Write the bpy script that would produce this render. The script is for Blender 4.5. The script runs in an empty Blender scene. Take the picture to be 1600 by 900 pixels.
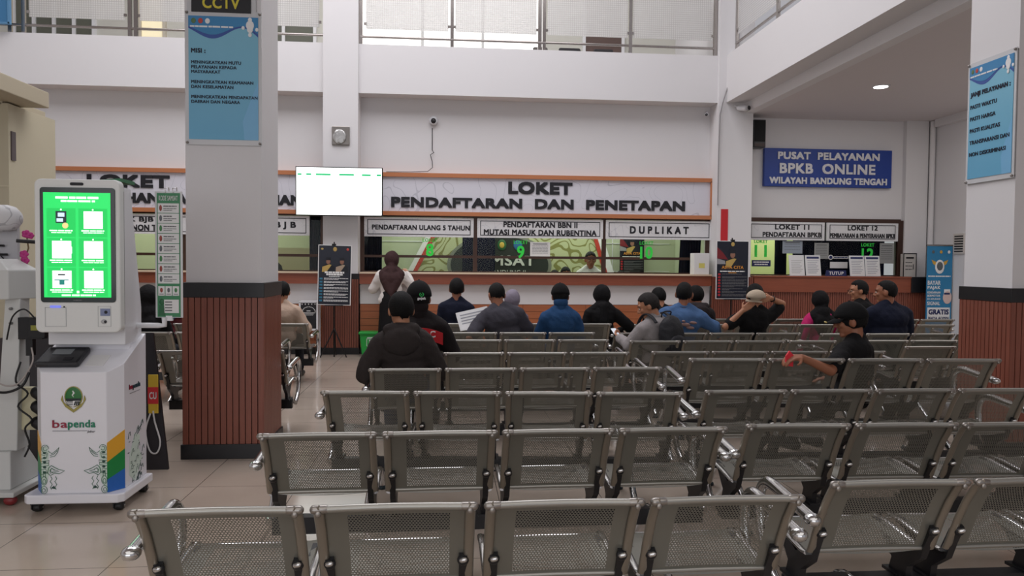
import bpy, bmesh, math, random
from mathutils import Vector, Matrix, noise as mnoise
import numpy as np
random.seed(7)
sc = bpy.context.scene
COL = sc.collection
R = math.radians

# ------------------------------------------------------------------ camera
F_PX, YAW, PIT, ROL, EYE = 1170.6, R(5.0085), R(1.8984), R(0.4854), 1.5
_fw = Vector((math.sin(YAW)*math.cos(PIT), math.cos(YAW)*math.cos(PIT), -math.sin(PIT)))
_r = Vector((math.cos(YAW), -math.sin(YAW), 0)); _u = _r.cross(_fw)
_rr = math.cos(ROL)*_r + math.sin(ROL)*_u
_uu = -math.sin(ROL)*_r + math.cos(ROL)*_u
cam = bpy.data.cameras.new('camera'); cam_o = bpy.data.objects.new('camera', cam); COL.objects.link(cam_o)
cam.sensor_width = 36; cam.lens = F_PX/1600*36; cam.clip_start = .05; cam.clip_end = 200
M3 = Matrix((( _rr.x, _uu.x, -_fw.x), (_rr.y, _uu.y, -_fw.y), (_rr.z, _uu.z, -_fw.z)))
cam_o.matrix_world = Matrix.Translation((0, 0, EYE)) @ M3.to_4x4()
sc.camera = cam_o

# ------------------------------------------------------------------ world, lights, exposure
w = bpy.data.worlds.new('world'); sc.world = w; w.use_nodes = True
w.node_tree.nodes['Background'].inputs[0].default_value = (.95, .93, 1.0, 1)
w.node_tree.nodes['Background'].inputs[1].default_value = .42

def area(name, loc, rot, sx, sy, power, color=(1, 1, 1), spread=180):
    l = bpy.data.lights.new(name, 'AREA'); l.shape = 'RECTANGLE'; l.size = sx; l.size_y = sy
    l.energy = power; l.color = color; l.spread = R(spread)
    o = bpy.data.objects.new(name, l); o.location = loc; o.rotation_euler = rot; COL.objects.link(o)
    return o
area('atrium_skylight', (-1.5, 8.4, 8.8), (0, 0, 0), 9, 6, 620, (.97, .96, 1.0))
area('rear_fill_light', (-3, -6.5, 2.4), (R(90), 0, 0), 10, 3.2, 150, (.95, .97, 1.0))  # added fill from behind the camera, for faces turned that way
area('office_lamps', (1.5, 14.2, 2.92), (0, 0, 0), 5, 1.2, 78, (.98, 1.0, .92))
area('office_lamps_west', (-5, 14.2, 2.92), (0, 0, 0), 4, 1.2, 48, (1.0, 1.0, .84))
area('bpkb_office_lamps', (6.6, 13.8, 2.6), (0, 0, 0), 2, .6, 30, (.95, 1, .8))
area('rear_overhead_fill', (0, -1.2, 4.05), (0, 0, 0), 9, 5, 125, (1, .98, .96))  # unseen fill panel, added to brighten the foreground and bench backs
area('wing_fill', (6.8, 8.2, 4.03), (0, 0, 0), 2.4, 6, 60, (1, .97, .95))  # broad panel added to lift the dim wing, standing in for unseen downlights
area('upper_hall_lamps', (-1, 14, 7.3), (0, 0, 0), 10, 1.5, 34, (1, .98, .94))
area('wing_upper_hall_lamps', (7.2, 8, 7.3), (0, 0, 0), 3, 6, 40, (1, .98, .94))
sc.view_settings.view_transform = 'Standard'; sc.view_settings.look = 'None'
sc.view_settings.gamma = 1; sc.view_settings.use_curve_mapping = False
sc.view_settings.exposure = 0.0

# ------------------------------------------------------------------ helpers
def lin(c):
    c = c/255.0
    return c/12.92 if c <= .04045 else ((c+.055)/1.055)**2.4
def rgb(r, g, b): return (lin(r), lin(g), lin(b), 1)

_m = {}
def mat(name, c=(200, 200, 200), rough=.5, metal=0, emit=0, bump=0, bscale=40, spec=.5, coat=0, alpha=1, trans=0):
    if name in _m: return _m[name]
    m = bpy.data.materials.new(name); m.use_nodes = True; _m[name] = m
    b = m.node_tree.nodes['Principled BSDF']; col = rgb(*c)
    b.inputs['Base Color'].default_value = col; b.inputs['Roughness'].default_value = rough
    b.inputs['Metallic'].default_value = metal; b.inputs['Specular IOR Level'].default_value = spec
    b.inputs['Coat Weight'].default_value = coat; b.inputs['Alpha'].default_value = alpha
    b.inputs['Transmission Weight'].default_value = trans
    if emit:
        b.inputs['Emission Color'].default_value = col; b.inputs['Emission Strength'].default_value = emit
    nt = m.node_tree
    tc = nt.nodes.new('ShaderNodeTexCoord'); nz = nt.nodes.new('ShaderNodeTexNoise')
    nz.inputs['Scale'].default_value = bscale; nz.inputs['Detail'].default_value = 4
    nt.links.new(tc.outputs['Object'], nz.inputs['Vector'])
    if bump:
        bp = nt.nodes.new('ShaderNodeBump'); bp.inputs['Strength'].default_value = bump; bp.inputs['Distance'].default_value = .01
        nt.links.new(nz.outputs['Fac'], bp.inputs['Height']); nt.links.new(bp.outputs[0], b.inputs['Normal'])
    else:   # a faint wear in the gloss
        mr = nt.nodes.new('ShaderNodeMapRange')
        mr.inputs['To Min'].default_value = max(0, rough-.04); mr.inputs['To Max'].default_value = min(1, rough+.04)
        nt.links.new(nz.outputs['Fac'], mr.inputs['Value']); nt.links.new(mr.outputs[0], b.inputs['Roughness'])
    return m

def nodes_of(m): return m.node_tree.nodes, m.node_tree.links
def math_node(nt, op, a, b=None):
    n = nt.nodes.new('ShaderNodeMath'); n.operation = op
    for i, v in enumerate((a, b)):
        if v is None: continue
        if isinstance(v, (int, float)): n.inputs[i].default_value = v
        else: nt.links.new(v, n.inputs[i])
    return n.outputs[0]
def mixcol(nt, fac, c1, c2):
    n = nt.nodes.new('ShaderNodeMix'); n.data_type = 'RGBA'
    if isinstance(fac, (int, float)): n.inputs[0].default_value = fac
    else: nt.links.new(fac, n.inputs[0])
    for s, v in ((6, c1), (7, c2)):
        if isinstance(v, tuple): n.inputs[s].default_value = v
        else: nt.links.new(v, n.inputs[s])
    return n.outputs[2]

class MB:
    """collects closed shapes, then links them as ONE mesh object"""
    def __init__(s): s.v = []; s.f = []; s.mi = []; s.sm = []
    def add(s, vs, fs, mi=0, smooth=False):
        o = len(s.v); s.v += [tuple(v) for v in vs]
        for f in fs: s.f.append([i+o for i in f]); s.mi.append(mi); s.sm.append(smooth)
        return s
    def bx(s, x0, x1, y0, y1, z0, z1, mi=0, M=None):
        vs = [(x, y, z) for x in (x0, x1) for y in (y0, y1) for z in (z0, z1)]
        if M: vs = [M @ Vector(v) for v in vs]
        return s.add(vs, [(0, 1, 3, 2), (4, 6, 7, 5), (0, 4, 5, 1), (2, 3, 7, 6), (0, 2, 6, 4), (1, 5, 7, 3)], mi)
    def prism(s, poly, axis, lo, hi, mi=0):
        """poly in the two other axes (in order), extruded on axis"""
        n = len(poly); vs = []
        for h in (lo, hi):
            for a, b in poly:
                vs.append({'x': (h, a, b), 'y': (a, h, b), 'z': (a, b, h)}[axis])
        fs = [list(range(n))[::-1], [n+i for i in range(n)]]
        fs += [(i, (i+1) % n, n+(i+1) % n, n+i) for i in range(n)]
        return s.add(vs, fs, mi)
    def tube(s, pts, r, n=8, mi=0, flat=1.0, caps=True, sm=0):
        pts = [Vector(p) for p in pts]
        if sm and len(pts) > 2:      # rounded path through the points
            q = []
            for i in range(len(pts)-1):
                a, b_, c, d = pts[max(i-1, 0)], pts[i], pts[i+1], pts[min(i+2, len(pts)-1)]
                for k in range(sm):
                    t = k/sm; q.append(.5*((2*b_)+(c-a)*t+(2*a-5*b_+4*c-d)*t*t+(3*b_-a-3*c+d)*t**3))
            pts = q+[pts[-1]]
        m = len(pts); rs = r if isinstance(r, (list, tuple)) else [r]*m
        t0 = (pts[1]-pts[0]).normalized(); up = Vector((1, 0, 0)) if abs(t0.x) < .9 else Vector((0, 0, 1))
        nx = (up-t0*up.dot(t0)).normalized(); vs = []
        for i, p in enumerate(pts):
            t = (pts[min(i+1, m-1)]-pts[max(i-1, 0)]).normalized()
            nx = (nx-t*nx.dot(t)).normalized(); ny = t.cross(nx)
            for k in range(n):
                a = 2*math.pi*k/n; vs.append(p+nx*(math.cos(a)*rs[i])+ny*(math.sin(a)*rs[i]*flat))
        fs = [(i*n+k, i*n+(k+1) % n, (i+1)*n+(k+1) % n, (i+1)*n+k) for i in range(m-1) for k in range(n)]
        s.add(vs, fs, mi, True)
        if caps:
            s.add(vs[:n], [list(range(n))[::-1]], mi); s.add(vs[-n:], [list(range(n))], mi)
        return s
    def ell(s, c, rad, n=14, mi=0, M=None, fn=None):
        c = Vector(c); h = max(5, n//2); vs = []
        rad = (rad, rad, rad) if isinstance(rad, (int, float)) else rad
        for i in range(1, h):
            th = math.pi*i/h
            for k in range(n):
                a = 2*math.pi*k/n
                vs.append(Vector((math.sin(th)*math.cos(a), math.sin(th)*math.sin(a), math.cos(th))))
        vs += [Vector((0, 0, 1)), Vector((0, 0, -1))]
        out = []
        for d in vs:
            q = fn(d) if fn else 1.0
            p = Vector((d.x*rad[0]*q, d.y*rad[1]*q, d.z*rad[2]*q))
            if M: p = M @ p
            out.append(p+c)
        fs = []
        for i in range(h-2):
            for k in range(n):
                fs.append((i*n+k, (i+1)*n+k, (i+1)*n+(k+1) % n, i*n+(k+1) % n))
        T = len(vs)-2
        for k in range(n):
            fs.append((T, k, (k+1) % n)); fs.append((T+1, (h-2)*n+(k+1) % n, (h-2)*n+k))
        return s.add(out, fs, mi, True)
    def cap(s, p0, r0, p1, r1, n=12, mi=0, flat=1.0, fa=None):
        """a tapered capsule; flat squashes it along fa"""
        p0 = Vector(p0); p1 = Vector(p1); d = p1-p0; L = d.length
        t = d/L if L > 1e-6 else Vector((0, 0, 1))
        up = Vector((1, 0, 0)) if abs(t.x) < .8 else Vector((0, 1, 0))
        nx = (up-t*up.dot(t)).normalized(); ny = t.cross(nx); vs = []; rings = []
        for j in range(4):
            a = math.pi/2*(1-j/3.0)
            rings.append((p0-t*(r0*math.sin(a)), r0*max(.06, math.cos(a))))
        for j in range(4):
            a = math.pi/2*(j/3.0)
            rings.append((p1+t*(r1*math.sin(a)), r1*max(.06, math.cos(a))))
        for c, r in rings:
            for k in range(n):
                a = 2*math.pi*k/n; o = nx*(math.cos(a)*r)+ny*(math.sin(a)*r)
                if fa is not None: o = o-fa*(o.dot(fa)*(1-flat))
                vs.append(c+o)
        m = len(rings)
        fs = [(i*n+k, i*n+(k+1) % n, (i+1)*n+(k+1) % n, (i+1)*n+k) for i in range(m-1) for k in range(n)]
        fs += [list(range(n))[::-1], [(m-1)*n+k for k in range(n)]]
        return s.add(vs, fs, mi, True)
    def lathe(s, prof, c=(0, 0, 0), n=20, mi=0):
        c = Vector(c); vs = [c+Vector((r*math.cos(2*math.pi*k/n), r*math.sin(2*math.pi*k/n), z)) for r, z in prof for k in range(n)]
        m = len(prof)
        fs = [(i*n+k, i*n+(k+1) % n, (i+1)*n+(k+1) % n, (i+1)*n+k) for i in range(m-1) for k in range(n)]
        fs += [list(range(n))[::-1], [(m-1)*n+k for k in range(n)]]
        return s.add(vs, fs, mi, True)
    def mesh(s, name):
        me = bpy.data.meshes.new(name); me.from_pydata(s.v, [], s.f); me.update()
        me.polygons.foreach_set('material_index', s.mi); me.polygons.foreach_set('use_smooth', s.sm)
        return me
    def build(s, name, mats, parent=None, loc=(0, 0, 0), bevel=0, rot=None):
        me = s.mesh(name)
        for m in (mats if isinstance(mats, (list, tuple)) else [mats]): me.materials.append(m)
        return put(name, me, parent, loc, bevel, rot)

def put(name, me, parent=None, loc=(0, 0, 0), bevel=0, rot=None):
    o = bpy.data.objects.new(name, me); COL.objects.link(o); o.location = loc
    if rot: o.rotation_euler = rot
    if parent: o.parent = parent
    if bevel:
        b = o.modifiers.new('bevel', 'BEVEL'); b.width = bevel; b.segments = 2; b.limit_method = 'ANGLE'; b.angle_limit = R(40)
    return o
def tag(o, label, cat, group=None, kind=None):
    if label: o['label'] = label
    if cat: o['category'] = cat
    if group: o['group'] = group
    if kind: o['kind'] = kind
    return o
def thing(name, label, cat, loc=(0, 0, 0), rz=0, group=None):
    o = bpy.data.objects.new(name, None); COL.objects.link(o); o.empty_display_size = .1
    o.location = loc; o.rotation_euler = (0, 0, rz)
    return tag(o, label, cat, group)
def struct(name, mb, m, bevel=0):
    o = mb.build(name, m, None, bevel=bevel); o['kind'] = 'structure'; return o

# lettering: built-in font turned into real raised letters facing -Y
_tc = {}
def _text(s, bold):
    k = (s, bold)
    if k in _tc: return _tc[k]
    cu = bpy.data.curves.new('t', 'FONT'); cu.body = s; cu.size = 1; cu.offset = bold; cu.resolution_u = 3; cu.space_character = 1.06
    o = bpy.data.objects.new('t', cu); COL.objects.link(o)
    dg = bpy.context.evaluated_depsgraph_get(); dg.update()
    me = bpy.data.meshes.new_from_object(o.evaluated_get(dg))
    vs = [tuple(v.co) for v in me.vertices]; fs = [list(p.vertices) for p in me.polygons]
    bpy.data.objects.remove(o); bpy.data.curves.remove(cu); bpy.data.meshes.remove(me)
    _tc[k] = (vs, fs); return _tc[k]
def letters(mb, s, cx, cz, h, w=None, y=0, bold=.012, mi=0, align='C', slant=0, depth=.003):
    """bold: stroke gain as a share of the letter height, made by laying shifted copies together"""
    vs, fs = _text(s, 0)
    if not vs: return
    x0 = min(v[0] for v in vs); x1 = max(v[0] for v in vs); z0 = min(v[1] for v in vs); z1 = max(v[1] for v in vs)
    d = bold*.55*h; k = (h-2*d)/(z1-z0); kx = (w-2*d)/(x1-x0) if w else k
    ox = {'C': -(x0+x1)/2, 'L': -x0, 'R': -x1}[align]
    cnt = {}
    for f in fs:
        for i in range(len(f)): cnt[(f[i], f[(i+1) % len(f)])] = 1
    n = len(vs); side = [(a, a+n, b+n, b) for a, b in cnt if (b, a) not in cnt]
    for q, (dx, dz) in enumerate([(i*d, j*d) for i in (-1, 0, 1) for j in (-1, 0, 1)] if bold > .10 else ((-d, -d), (d, -d), (-d, d), (d, d)) if bold > .02 else ((0, 0),)):
        P = [(cx+dx+(v[0]+ox)*kx+slant*(v[1]-(z0+z1)/2)*k, cz+dz+(v[1]-(z0+z1)/2)*k) for v in vs]
        yy = y-depth-q*.0002
        mb.add([(a, yy, b) for a, b in P]+[(a, y, b) for a, b in P], [f for f in fs]+side, mi)
def small_print(mb, x0, x1, z, h, y, mi=0, frac=1.0, words=6, seed=0):
    """rows of tiny unreadable print: short bars"""
    rnd = random.Random(seed+int(z*1000)); x = x0; end = x0+(x1-x0)*frac
    while x < end:
        l = min((x1-x0)/words*rnd.uniform(.5, 1.3), end-x)
        mb.bx(x, x+l*.88, y-.0015, y, z-h/2, z+h/2, mi); x += l
# ------------------------------------------------------------------ materials
WALL = mat('white_paint', (224, 222, 223), .75, bump=.05, bscale=90)
CEILM = mat('ceiling_paint', (214, 208, 208), .85)
BLACK = mat('black_laminate', (24, 24, 28), .38, bump=.02, bscale=3)
DARKM = mat('dark_metal', (22, 22, 24), .4, metal=.3)
CHROME = mat('chrome', (205, 205, 205), .12, metal=1)
STEEL = mat('brushed_steel', (150, 145, 140), .3, metal=.9)
WHITEP = mat('white_plastic', (225, 226, 230), .35)
WHITEG = mat('white_gloss', (230, 230, 236), .22, coat=.3)
INK = mat('black_ink', (25, 25, 32), .6)
WINK = mat('white_ink', (235, 235, 235), .6)
GREYINK = mat('grey_ink', (105, 105, 108), .7)
CREAM = mat('cream_edge', (214, 190, 165), .4)
ORANGE_WOOD = mat('orange_wood_frame', (190, 120, 78), .45)
BROWN_ALU = mat('brown_aluminium', (70, 48, 40), .4, metal=.3)
GREYPANE = mat('grey_frame', (125, 122, 122), .4, metal=.4)
NAVY_CLOTH = mat('navy_curtain', (15, 19, 42), .9, bump=.3, bscale=30, spec=.1)
SKIN = mat('skin_brown', (150, 96, 70), .5, bump=.05, bscale=150)
SKIN2 = mat('skin_tan', (176, 122, 92), .5, bump=.05, bscale=150)
HAIR = mat('black_hair', (8, 7, 7), .65, bump=.7, bscale=160, spec=.22)
HAIRG = mat('greying_hair', (34, 29, 28), .62, bump=.7, bscale=160, spec=.25)

def wood(name, c1, c2, axis, scale=6, rough=.4):
    m = mat(name, c1, rough); nt = m.node_tree; b = nt.nodes['Principled BSDF']
    tc = nt.nodes.new('ShaderNodeTexCoord'); mp = nt.nodes.new('ShaderNodeMapping'); nz = nt.nodes.new('ShaderNodeTexNoise')
    mp.inputs['Scale'].default_value = {'x': (1, 18, 18), 'z': (18, 18, 1)}[axis]
    nt.links.new(tc.outputs['Object'], mp.inputs['Vector']); nt.links.new(mp.outputs[0], nz.inputs['Vector'])
    nz.inputs['Scale'].default_value = scale; nz.inputs['Detail'].default_value = 5
    nt.links.new(mixcol(nt, nz.outputs['Fac'], rgb(*c1), rgb(*c2)), b.inputs['Base Color'])
    return m
SLAT = wood('red_brown_slat_wood', (150, 88, 70), (112, 60, 48), 'z', 3)
SLATD = wood('dark_groove_wood', (70, 34, 28), (52, 26, 22), 'z', 3)
APRON = wood('counter_edge_wood', (158, 86, 60), (124, 64, 46), 'x', 3)
PLANK = wood('orange_plank_wood', (184, 112, 74), (160, 92, 58), 'x', 2)

def tiles():
    m = mat('polished_floor_tile', (150, 138, 126), .13); nt = m.node_tree; b = nt.nodes['Principled BSDF']
    for l in list(nt.links):
        if l.to_socket == b.inputs['Roughness']: nt.links.remove(l)
    b.inputs['Roughness'].default_value = .12
    tc = nt.nodes.new('ShaderNodeTexCoord'); sp = nt.nodes.new('ShaderNodeSeparateXYZ'); nt.links.new(tc.outputs['Object'], sp.inputs[0])
    ds = []
    for i, off in ((0, .32), (1, .2)):
        a = math_node(nt, 'FRACT', math_node(nt, 'DIVIDE', math_node(nt, 'ADD', sp.outputs[i], 100*.66+off), .66))
        ds.append(math_node(nt, 'LESS_THAN', math_node(nt, 'ABSOLUTE', math_node(nt, 'SUBTRACT', a, .5)), .4965))
    inside = math_node(nt, 'MULTIPLY', ds[0], ds[1])
    nz = nt.nodes.new('ShaderNodeTexNoise'); nz.inputs['Scale'].default_value = 2.5; nz.inputs['Detail'].default_value = 6
    nt.links.new(tc.outputs['Object'], nz.inputs['Vector'])
    c = mixcol(nt, nz.outputs['Fac'], rgb(164, 150, 138), rgb(188, 174, 160))
    nt.links.new(mixcol(nt, inside, rgb(84, 76, 70), c), b.inputs['Base Color'])
    return m
TILE = tiles()

def perforated():
    m = bpy.data.materials.new('perforated_steel'); m.use_nodes = True; nt = m.node_tree
    b = nt.nodes['Principled BSDF']; out = nt.nodes['Material Output']
    b.inputs['Base Color'].default_value = rgb(130, 129, 121); b.inputs['Metallic'].default_value = .5; b.inputs['Roughness'].default_value = .34
    uv = nt.nodes.new('ShaderNodeUVMap'); uv.uv_map = 'metres'
    sp = nt.nodes.new('ShaderNodeSeparateXYZ'); nt.links.new(uv.outputs[0], sp.inputs[0]); u, v = sp.outputs[0], sp.outputs[1]
    p = .0105
    vv = math_node(nt, 'DIVIDE', v, p*.866); row = math_node(nt, 'FLOOR', vv)
    odd = math_node(nt, 'MULTIPLY', math_node(nt, 'MODULO', row, 2.0), .5)
    uu = math_node(nt, 'ADD', math_node(nt, 'DIVIDE', u, p), odd)
    fu = math_node(nt, 'SUBTRACT', math_node(nt, 'FRACT', uu), .5)
    fv = math_node(nt, 'MULTIPLY', math_node(nt, 'SUBTRACT', math_node(nt, 'FRACT', vv), .5), .866)
    d2 = math_node(nt, 'ADD', math_node(nt, 'MULTIPLY', fu, fu), math_node(nt, 'MULTIPLY', fv, fv))
    hole = math_node(nt, 'LESS_THAN', d2, .335*.335)
    for s, lo, hi in ((u, .085, .405), (v, .018, .30)):
        hole = math_node(nt, 'MULTIPLY', hole, math_node(nt, 'GREATER_THAN', s, lo))
        hole = math_node(nt, 'MULTIPLY', hole, math_node(nt, 'LESS_THAN', s, hi))
    tr = nt.nodes.new('ShaderNodeBsdfTransparent'); mx = nt.nodes.new('ShaderNodeMixShader')
    nt.links.new(hole, mx.inputs[0]); nt.links.new(b.outputs[0], mx.inputs[1]); nt.links.new(tr.outputs[0], mx.inputs[2])
    nt.links.new(mx.outputs[0], out.inputs[0]); return m
PERF = perforated()
CHAIRRAIL = mat('chair_side_steel', (150, 142, 130), .32, metal=.65)
CHAIRTOP = mat('chair_top_roll_steel', (158, 156, 150), .3, metal=.7)

def contour(name, bg, lines, scale, width, rough=.6, dist=1.5, freq=7):
    """cloud-batik print: nested curling lines"""
    m = mat(name, bg, rough); nt = m.node_tree; b = nt.nodes['Principled BSDF']
    tc = nt.nodes.new('ShaderNodeTexCoord'); nz = nt.nodes.new('ShaderNodeTexNoise'); nt.links.new(tc.outputs['Object'], nz.inputs['Vector'])
    nz.inputs['Scale'].default_value = scale; nz.inputs['Detail'].default_value = .5; nz.inputs['Distortion'].default_value = dist
    a = math_node(nt, 'ABSOLUTE', math_node(nt, 'SUBTRACT', math_node(nt, 'FRACT', math_node(nt, 'MULTIPLY', nz.outputs['Fac'], freq)), .5))
    nt.links.new(mixcol(nt, math_node(nt, 'LESS_THAN', a, width), rgb(*bg), rgb(*lines)), b.inputs['Base Color'])
    return m
BOARDP = contour('cloud_batik_board', (218, 217, 226), (196, 196, 206), 1.3, .03)
SIGNP = contour('cloud_batik_sign', (222, 222, 224), (205, 205, 210), 3.0, .04)
BATIKG = contour('olive_batik_backdrop', (178, 184, 142), (124, 124, 66), 2.0, .15, freq=7, dist=1.0)

def frosted():
    m = bpy.data.materials.new('frosted_glass_with_grid'); m.use_nodes = True; nt = m.node_tree
    b = nt.nodes['Principled BSDF']; out = nt.nodes['Material Output']
    b.inputs['Base Color'].default_value = rgb(222, 220, 218); b.inputs['Roughness'].default_value = .3
    tl = nt.nodes.new('ShaderNodeBsdfTranslucent'); tl.inputs[0].default_value = rgb(240, 240, 240)
    m1 = nt.nodes.new('ShaderNodeMixShader'); m1.inputs[0].default_value = .5
    nt.links.new(b.outputs[0], m1.inputs[1]); nt.links.new(tl.outputs[0], m1.inputs[2])
    tc = nt.nodes.new('ShaderNodeTexCoord'); sp = nt.nodes.new('ShaderNodeSeparateXYZ'); nt.links.new(tc.outputs['Object'], sp.inputs[0])
    g = None
    h = math_node(nt, 'ADD', sp.outputs[0], sp.outputs[1])
    for s in (h, sp.outputs[2]):
        a = math_node(nt, 'GREATER_THAN', math_node(nt, 'FRACT', math_node(nt, 'DIVIDE', math_node(nt, 'ADD', s, 50.0), .035)), .22)
        g = a if g is None else math_node(nt, 'MULTIPLY', g, a)
    tr = nt.nodes.new('ShaderNodeBsdfTransparent'); m2 = nt.nodes.new('ShaderNodeMixShader')
    nt.links.new(math_node(nt, 'ADD', math_node(nt, 'MULTIPLY', g, .3), .55), m2.inputs[0])
    nt.links.new(tr.outputs[0], m2.inputs[1]); nt.links.new(m1.outputs[0], m2.inputs[2]); nt.links.new(m2.outputs[0], out.inputs[0])
    return m
FROST = frosted()

def clearglass():
    m = bpy.data.materials.new('clear_counter_glass'); m.use_nodes = True; nt = m.node_tree; out = nt.nodes['Material Output']
    g = nt.nodes.new('ShaderNodeBsdfGlossy'); g.inputs['Roughness'].default_value = .03
    tr = nt.nodes.new('ShaderNodeBsdfTransparent'); tr.inputs[0].default_value = (.93, .96, .93, 1)
    fr = nt.nodes.new('ShaderNodeFresnel'); fr.inputs[0].default_value = 1.18
    mx = nt.nodes.new('ShaderNodeMixShader'); nt.links.new(fr.outputs[0], mx.inputs[0])
    nt.links.new(tr.outputs[0], mx.inputs[1]); nt.links.new(g.outputs[0], mx.inputs[2]); nt.links.new(mx.outputs[0], out.inputs[0]); return m
GLASS = clearglass()

def gradient_print(name, top, bottom, z0, z1, rough=.35):
    m = mat(name, top, rough); nt = m.node_tree; b = nt.nodes['Principled BSDF']
    tc = nt.nodes.new('ShaderNodeTexCoord'); sp = nt.nodes.new('ShaderNodeSeparateXYZ'); nt.links.new(tc.outputs['Object'], sp.inputs[0])
    mr = nt.nodes.new('ShaderNodeMapRange'); mr.inputs[1].default_value = z0; mr.inputs[2].default_value = z1; nt.links.new(sp.outputs[2], mr.inputs[0])
    nt.links.new(mixcol(nt, mr.outputs[0], rgb(*bottom), rgb(*top)), b.inputs['Base Color']); return m

# ------------------------------------------------------------------ the setting
PF, FY, WY = 12.3, 12.36, 12.7        # pillar face, balcony fascia, wall under it
struct('floor', MB().bx(-9, 10, -7, 16, -.1, 0), TILE)
# wall between the counters and the balcony, opened over the counters
struct('wall_back', MB().bx(-9, 4.6, WY, WY+.12, 2.26, 4.2255), WALL)
struct('wall_back', MB().bx(-2.0, -1.42, WY+.06, WY+.12, 0, 2.26), WALL)
struct('wall_back', MB().bx(-9, 4.6, WY, WY+.10, 0, 1.2), WALL)
b = MB()
b.bx(-9, 4.68, FY, FY+.14, 4.225, 5.01); b.bx(-9, 4.66, FY+.14, 15.3, 4.225, 4.34)
struct('trim_1', b, WALL)             # balcony fascia and upper floor
b = MB()
b.bx(4.66, 4.80, -3, FY+.1, 4.22, 5.01); b.bx(4.80, 8.7, -3, 12.8, 4.22, 4.34); b.bx(4.98, 5.14, -3, WY, 4.055, 4.219)
struct('trim_2', b, WALL)             # right wing fascia with its stepped beam
struct('ceiling', MB().bx(-9, 4.7, -7, 15.4, 8.95, 9.1), CEILM)
struct('ceiling', MB().bx(5.141, 8.7, -3, 12.8, 4.06, 4.2), CEILM)
struct('ceiling', MB().bx(-9, 4.65, -7, 2.2, 4.1, 4.3), CEILM)  # unseen slab above the camera, added to darken the foreground
b = MB()
b.bx(5.1, 5.28, WY, WY+.12, 0, 4.2); b.bx(5.28, 8.0, WY, WY+.12, 2.3, 4.2); struct('wall_back', MB().bx(5.28, 8.0, WY, WY+.12, 0, 1.3), WALL)
b.bx(8.0, 8.7, WY, WY+.12, 0, 4.2); struct('wall_back', MB().bx(8.05, 8.46, WY-.1, WY, 0, 4.1), WALL)
struct('wall_back', b, WALL)
struct('wall_right', MB().bx(8.56, 8.7, -3, 12.75, 0, 4.2), WALL)
struct('trim_3', MB().bx(8.46, 8.56, 2, 12.45, 3.93, 4.06), WALL)
struct('wall_left', MB().bx(-9.12, -9, -7, 15.4, 0, 9), WALL)
struct('wall_right', MB().bx(4.66, 4.8, -7, 2, 5, 9).bx(4.66, 4.8, FY, 15.3, 5, 9).bx(8.55, 8.7, -3, 12.8, 4.3, 7.6), WALL)
# upper hall behind the balcony
UY = 15.2
b = MB(); b.bx(-9, -1.7, UY, UY+.1, 4.3, 9); b.bx(1.9, 4.7, UY, UY+.1, 4.3, 9); b.bx(-1.7, 1.9, UY, UY+.1, 4.3, 4.6); b.bx(-1.7, 1.9, UY, UY+.1, 7.4, 9)
struct('wall_back', b, mat('upper_hall_paint', (206, 205, 196), .8))
DAY = mat('daylit_window', (255, 254, 250), .5, emit=1.35)
OLIVE = mat('olive_pane', (98, 100, 88), .5); WFRAME = mat('white_window_frame', (228, 228, 230), .5)
def window(name, x0, x1, z0, z1, y, nx, pane, frame=WFRAME, t=.06):
    o = thing(name, None, None, (0, 0, 0)); o['kind'] = 'structure'
    f = MB()
    for i in range(nx+1):
        x = x0+(x1-x0)*i/nx; f.bx(x-t/2, x+t/2, y-.05, y+.03, z0, z1)
    f.bx(x0, x1, y-.045, y+.025, z0-t/2, z0+t/2); f.bx(x0, x1, y-.045, y+.025, z1-t/2, z1+t/2)
    f.build('window_frame', frame, o); MB().bx(x0, x1, y-.01, y+.01, z0, z1).build('pane', pane, o)
    return o
window('window_1', -8.2, -6.75, 4.45, 7.2, UY-.03, 4, OLIVE)
window('window_2', -5.9, -5.45, 4.36, 6.9, UY-.03, 1, mat('warm_lit_door', (238, 226, 190), .5, emit=.5), mat('beige_door_frame', (206, 198, 180), .5))
window('window_3', -1.7, 1.9, 4.6, 7.4, UY, 3, DAY, mat('pale_window_frame', (215, 216, 214), .5))
window('window_4', -4.4, -2.6, 4.45, 7.0, UY-.03, 3, OLIVE)
window('window_5', 2.75, 3.55, 4.36, 6.9, UY-.03, 1, mat('brown_door', (94, 74, 68), .5))
# chair backs just showing over the balcony
SEATB = mat('dark_upholstery', (40, 38, 42), .7)
for i, (x, n) in enumerate(((1.74, .28), (2.3, .42), (2.95, .38))):
    o = thing('office_chair', ['small grey chair back just showing over the balcony edge, leftmost of three', 'dark chair back showing over the balcony edge between two others', 'dark chair back over the balcony edge, rightmost of three'][i], 'chair', (x, 14.2, 4.34), 0, 'chairs on the upper floor')
    MB().bx(-n/2, n/2, -.05, .02, .60, 1.24).build('backrest', mat('grey_upholstery', (96, 92, 90), .7) if i == 0 else SEATB, o, bevel=.05)
    MB().bx(-n/2, n/2, -.02, .45, .42, .5).build('seat', SEATB, o, bevel=.03)
    for sx in (-1, 1):
        for sy in (0, .4): MB().cap((sx*n*.42, sy, .02), .015, (sx*n*.42, sy, .62 if sy == 0 else .43), .015).build('leg', DARKM, o)

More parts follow.
